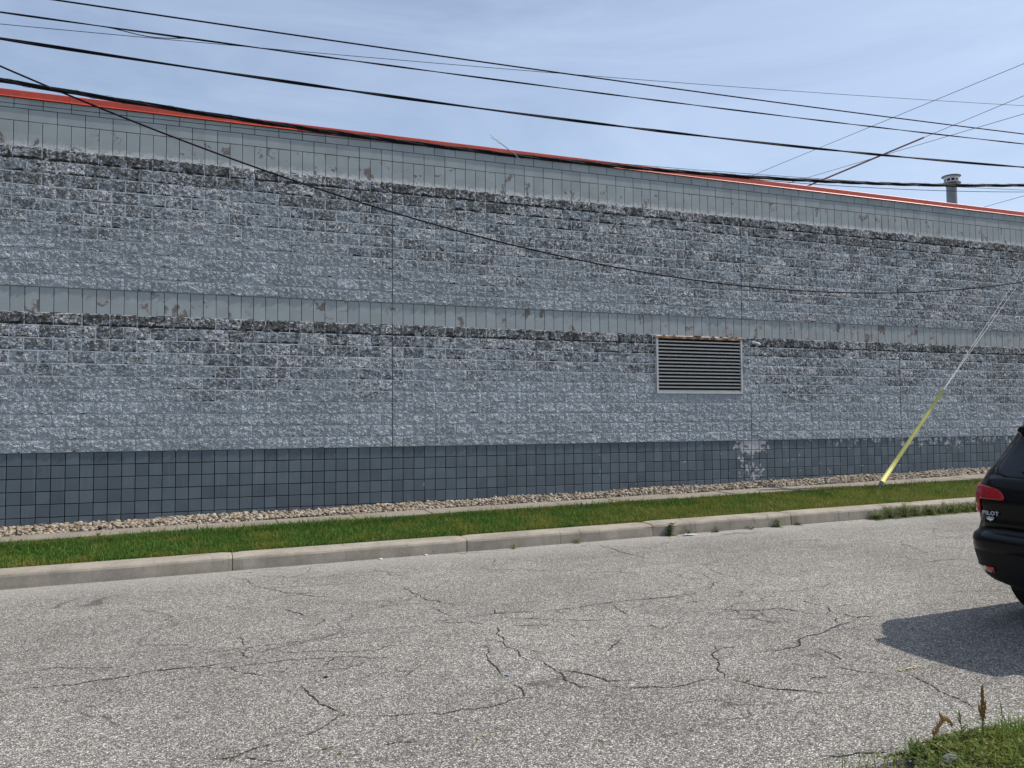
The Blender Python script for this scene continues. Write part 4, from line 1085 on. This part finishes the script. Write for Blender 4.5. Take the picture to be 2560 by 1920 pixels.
# litter and loose stones in the gutter
lit = Geo(); rr = random.Random(5); v = []
for i in range(6):
    for j in range(5): v.append((9.47+0.045*i+rr.uniform(-.01, .01), kb(9.5, 0.12)-0.02*j+rr.uniform(-.008, .008), Rz(9.5, -4.2)+0.008+0.035*rr.random()*math.sin(math.pi*i/5)*math.sin(math.pi*(j+0.5)/5)+0.012*rr.random()))
lit.add(v, [(i*5+j, i*5+j+1, (i+1)*5+j+1, (i+1)*5+j) for i in range(5) for j in range(4)])
lo_ = lit.obj('plastic_litter', simple('dirty_white_plastic', (0.55, 0.55, 0.54), 0.5, 0.4, var=0.2, scale=30)); tag(lo_, 'crumpled dirty white plastic scrap lying in the gutter', 'litter')
iv, if_ = icosphere(2)
def stone(name, x, y, z, s, mat, label, group=None, seed=0, cat='stone'):
    r_ = np.random.default_rng(seed); v = iv*(1+r_.normal(0, 0.10, (len(iv), 1)))*np.array(s)
    o = pymesh(name, v, [tuple(map(int, q)) for q in if_], mat, smooth=True); o.location = (x, y, z+s[2]*0.45); tag(o, label, cat, group); return o
M['palestone'] = simple('pale_stone', (0.62, 0.60, 0.56), 0.8, 0.3, var=0.15, scale=40)
M['greystone'] = simple('grey_rock', (0.17, 0.165, 0.16), 0.95, 0.1, var=0.5, scale=60)
M['darkbit'] = simple('dark_scrap', (0.02, 0.018, 0.018), 0.8, 0.2)
stone('pebble', 5.02, kb(5.02, 0.06), Rz(5, -4.1), (0.030, 0.022, 0.014), M['palestone'], 'loose white pebble on the asphalt by the kerb', 'loose white pebbles', 1)
stone('pebble', 5.63, kb(5.63, 0.04), Rz(5.6, -4.1), (0.026, 0.02, 0.014), M['palestone'], 'loose white pebble on the asphalt by the kerb', 'loose white pebbles', 2)
stone('bark_scrap', 3.633, -8.886, Rz(3.6, -8.9), (0.018, 0.013, 0.008), M['darkbit'], 'small dark scrap lying alone on the cracked asphalt', None, 3, 'debris')
stone('leaf_scrap', 4.837, -10.696, Rz(4.8, -10.7), (0.016, 0.010, 0.004), simple('brown_leaf', (0.16, 0.07, 0.04), 0.9), 'small reddish-brown dead leaf on the asphalt', None, 4, 'leaf')
# ---- near verge: clover and grass mat, dock seed stalks, broad leaves, a rock
nz_ = lambda x, y: Rz(x, -11.5)+0.02+np.clip((-11.5-y)*0.12, 0, 0.07)
r_ = np.random.default_rng(77); n = 26000
cx_ = r_.uniform(5.2, 9.6, n); cy_ = -11.50-1.1*r_.random(n)**1.2+0.05*np.sin(cx_*6.0); ok = (cx_ > 5.98+0.14*np.sin(cy_*9)-(-11.5-cy_)*0.25+0.12*r_.normal(0, 1, n)) & ((cx_ < 6.75+0.1*r_.normal(0, 1, n)) | (r_.random(n) < 0.35)); cx_, cy_ = cx_[ok], cy_[ok]; n = len(cx_)
cz = nz_(cx_, cy_)+0.012+0.055*r_.random(n)*(0.7+0.5*np.sin(cx_*17)*np.sin(cy_*23+1))*np.clip((-11.44-cy_)*6, 0.15, 1)
Vc = []; rl = 0.0026+0.0036*r_.random(n); a0 = r_.uniform(0, 6.283, n); tl = r_.normal(0, 0.4, (n, 2))
ang = np.linspace(0, 2*np.pi, 7)[:-1]
for s in range(3):
    c0 = np.stack([cx_+np.cos(a0+s*2.094)*rl*0.95, cy_+np.sin(a0+s*2.094)*rl*0.95], 1)
    px_ = c0[:, None, 0]+np.cos(ang)[None]*rl[:, None]; py_ = c0[:, None, 1]+np.sin(ang)[None]*rl[:, None]
    pz_ = cz[:, None]+(px_-cx_[:, None])*tl[:, :1]+(py_-cy_[:, None])*tl[:, 1:]
    Vc.append(np.stack([px_, py_, pz_], 2))
Vc = np.concatenate(Vc).reshape(-1, 3); Fc = np.arange(len(Vc)).reshape(-1, 6)
clo = npmesh('clover', Vc, [Fc], mk_grass('clover_leaf', [(0.040, 0.078, 0.014), (0.085, 0.15, 0.026), (0.15, 0.21, 0.042), (0.17, 0.085, 0.04)], dry_amt=0.3))
tag(clo, 'low mat of clover leaves creeping over the near road edge', 'clover', kind='stuff')
n = 20000; bx = r_.uniform(5.3, 10.5, n); by = -11.52-1.6*r_.random(n)
dens = (bx > 6.45-0.35*(-11.52-by)+0.15*r_.normal(0, 1, n)) | (r_.random(n) < 0.12); bx, by = bx[dens], by[dens]; n = len(bx)
Vb, Fb = blade_field('b', bx, by, nz_(bx, by)-0.01, 0.05+0.10*r_.random(n), 0.004+0.004*r_.random(n), 1.4, None, 8)
ng = npmesh('rough_grass', Vb, Fb, mk_grass('rough_grass_blade', [(0.07, 0.13, 0.022), (0.13, 0.22, 0.04), (0.22, 0.28, 0.07)], dry_amt=0.5))
tag(ng, 'long rough grass blades tangled in the near roadside clover', 'grass', kind='stuff')
stone('rock', 6.16, -11.77, float(nz_(6.16, -11.77))-0.012, (0.066, 0.05, 0.038), M['greystone'], 'grey rock half hidden in clover at the near road edge', None, 9, 'rock')
def seed_head(G_, pts, r0, n, seed):
    rr = random.Random(seed); P = [Vector(p) for p in pts]
    for i in range(n):
        t = rr.random()*(len(P)-1); k = min(int(t), len(P)-2); q = P[k].lerp(P[k+1], t-k); tt = t/(len(P)-1)
        rad = r0*(1.0-0.75*tt)*rr.random()**0.5; a = rr.uniform(0, 6.283)
        c = q+Vector((math.cos(a)*rad, math.sin(a)*rad, rr.gauss(0, 0.004)))
        s = rr.uniform(0.0025, 0.0045)
        G_.add([c+Vector(d)*s for d in ((1, 0, 0), (-1, 0, 0), (0, 1, 0), (0, -1, 0), (0, 0, 1.5), (0, 0, -1.5))], [(0, 2, 4), (2, 1, 4), (1, 3, 4), (3, 0, 4), (2, 0, 5), (1, 2, 5), (3, 1, 5), (0, 3, 5)])
dz0 = float(nz_(6.57, -11.6))
dk = empty('dock_plant', (6.57, -11.60, dz0)); tag(dk, 'upright dock stalk with a rust-brown seed spike at the road edge', 'weed')
Geo().tube([(0, 0, -0.02), (0.003, 0, 0.12), (0.006, 0.002, 0.27)], [0.004, 0.0035, 0.002], 6).obj('stem', M['stem'], dk)
h_ = Geo(); seed_head(h_, [(0.003, 0, 0.115), (0.004, 0, 0.17), (0.005, 0, 0.225), (0.006, 0, 0.28)], 0.015, 330, 3); seed_head(h_, [(0.003, 0, 0.12), (-0.014, 0.004, 0.165), (-0.018, 0.004, 0.19)], 0.007, 90, 13); seed_head(h_, [(0.003, 0, 0.13), (0.018, -0.004, 0.17), (0.022, -0.004, 0.20)], 0.007, 90, 14); h_.obj('seed_spike', M['dock'], dk)
lf = Geo(); rr = random.Random(8)
for i in range(9):
    a = rr.uniform(0, 6.283); leaf(lf, (0, 0, rr.uniform(0.0, 0.13)), (math.cos(a), math.sin(a), rr.uniform(0.2, 1.0)), rr.uniform(0.05, 0.09), 0.012, 0.9)
lf.obj('leaves', M['weed'], dk, smooth=True)
dp = empty('dock_plant', (6.35, -11.56, float(nz_(6.35, -11.56)))); tag(dp, 'drooping dock stalk with a tan arched seed spike at the road edge', 'weed')
arch = [(-0.055, 0.02, 0.02), (-0.05, 0.018, 0.06), (-0.03, 0.012, 0.105), (0.005, 0.005, 0.135), (0.035, 0, 0.128), (0.055, 0, 0.10)]
Geo().tube([(-0.05, 0.02, -0.02)]+arch, 0.003, 6).obj('stem', M['stem'], dp)
h_ = Geo(); seed_head(h_, arch[1:], 0.014, 420, 5); seed_head(h_, [(0.005, 0.005, 0.14), (-0.015, 0, 0.155), (-0.03, 0, 0.165)], 0.008, 90, 6); h_.obj('seed_spike', M['dock2'], dp)
for nm, (x, y), k, L, wd_, lab in (('broadleaf_plant', (6.10, -11.60), 8, 0.085, 0.03, 'broad-leaved plant with upright pale green leaves at the clover margin'), ('broadleaf_plant', (6.30, -11.53), 6, 0.07, 0.035, 'broad-leaved rosette under the drooping dock stalk'), ('leafy_stalk', (6.47, -11.55), 12, 0.05, 0.012, 'dark leafy weed stalk between the two dock stalks'), ('thin_weed', (6.79, -11.53), 7, 0.03, 0.008, 'thin wispy weed stalk beside the upright dock')):
    p = empty(nm, (x, y, float(nz_(x, y)))); tag(p, lab, 'plant'); A = Geo(); B = Geo(); rr = random.Random(int(x*100))
    tall = 0.15 if 'stalk' in nm or 'thin' in nm else 0.02
    B.tube([(0, 0, -0.01), (0.01, 0, tall*0.5), (0.0, 0, tall)], 0.0022, 5)
    for i in range(k):
        a = rr.uniform(0, 6.283); leaf(A, (0.005, 0, tall*(i+0.5)/k), (math.cos(a), math.sin(a), rr.uniform(0.6, 1.6)), L*rr.uniform(0.7, 1.2), wd_, rr.uniform(0.3, 0.9))
    A.obj('leaves', M['weed'], p, smooth=True); B.obj('stem', M['stem'], p)
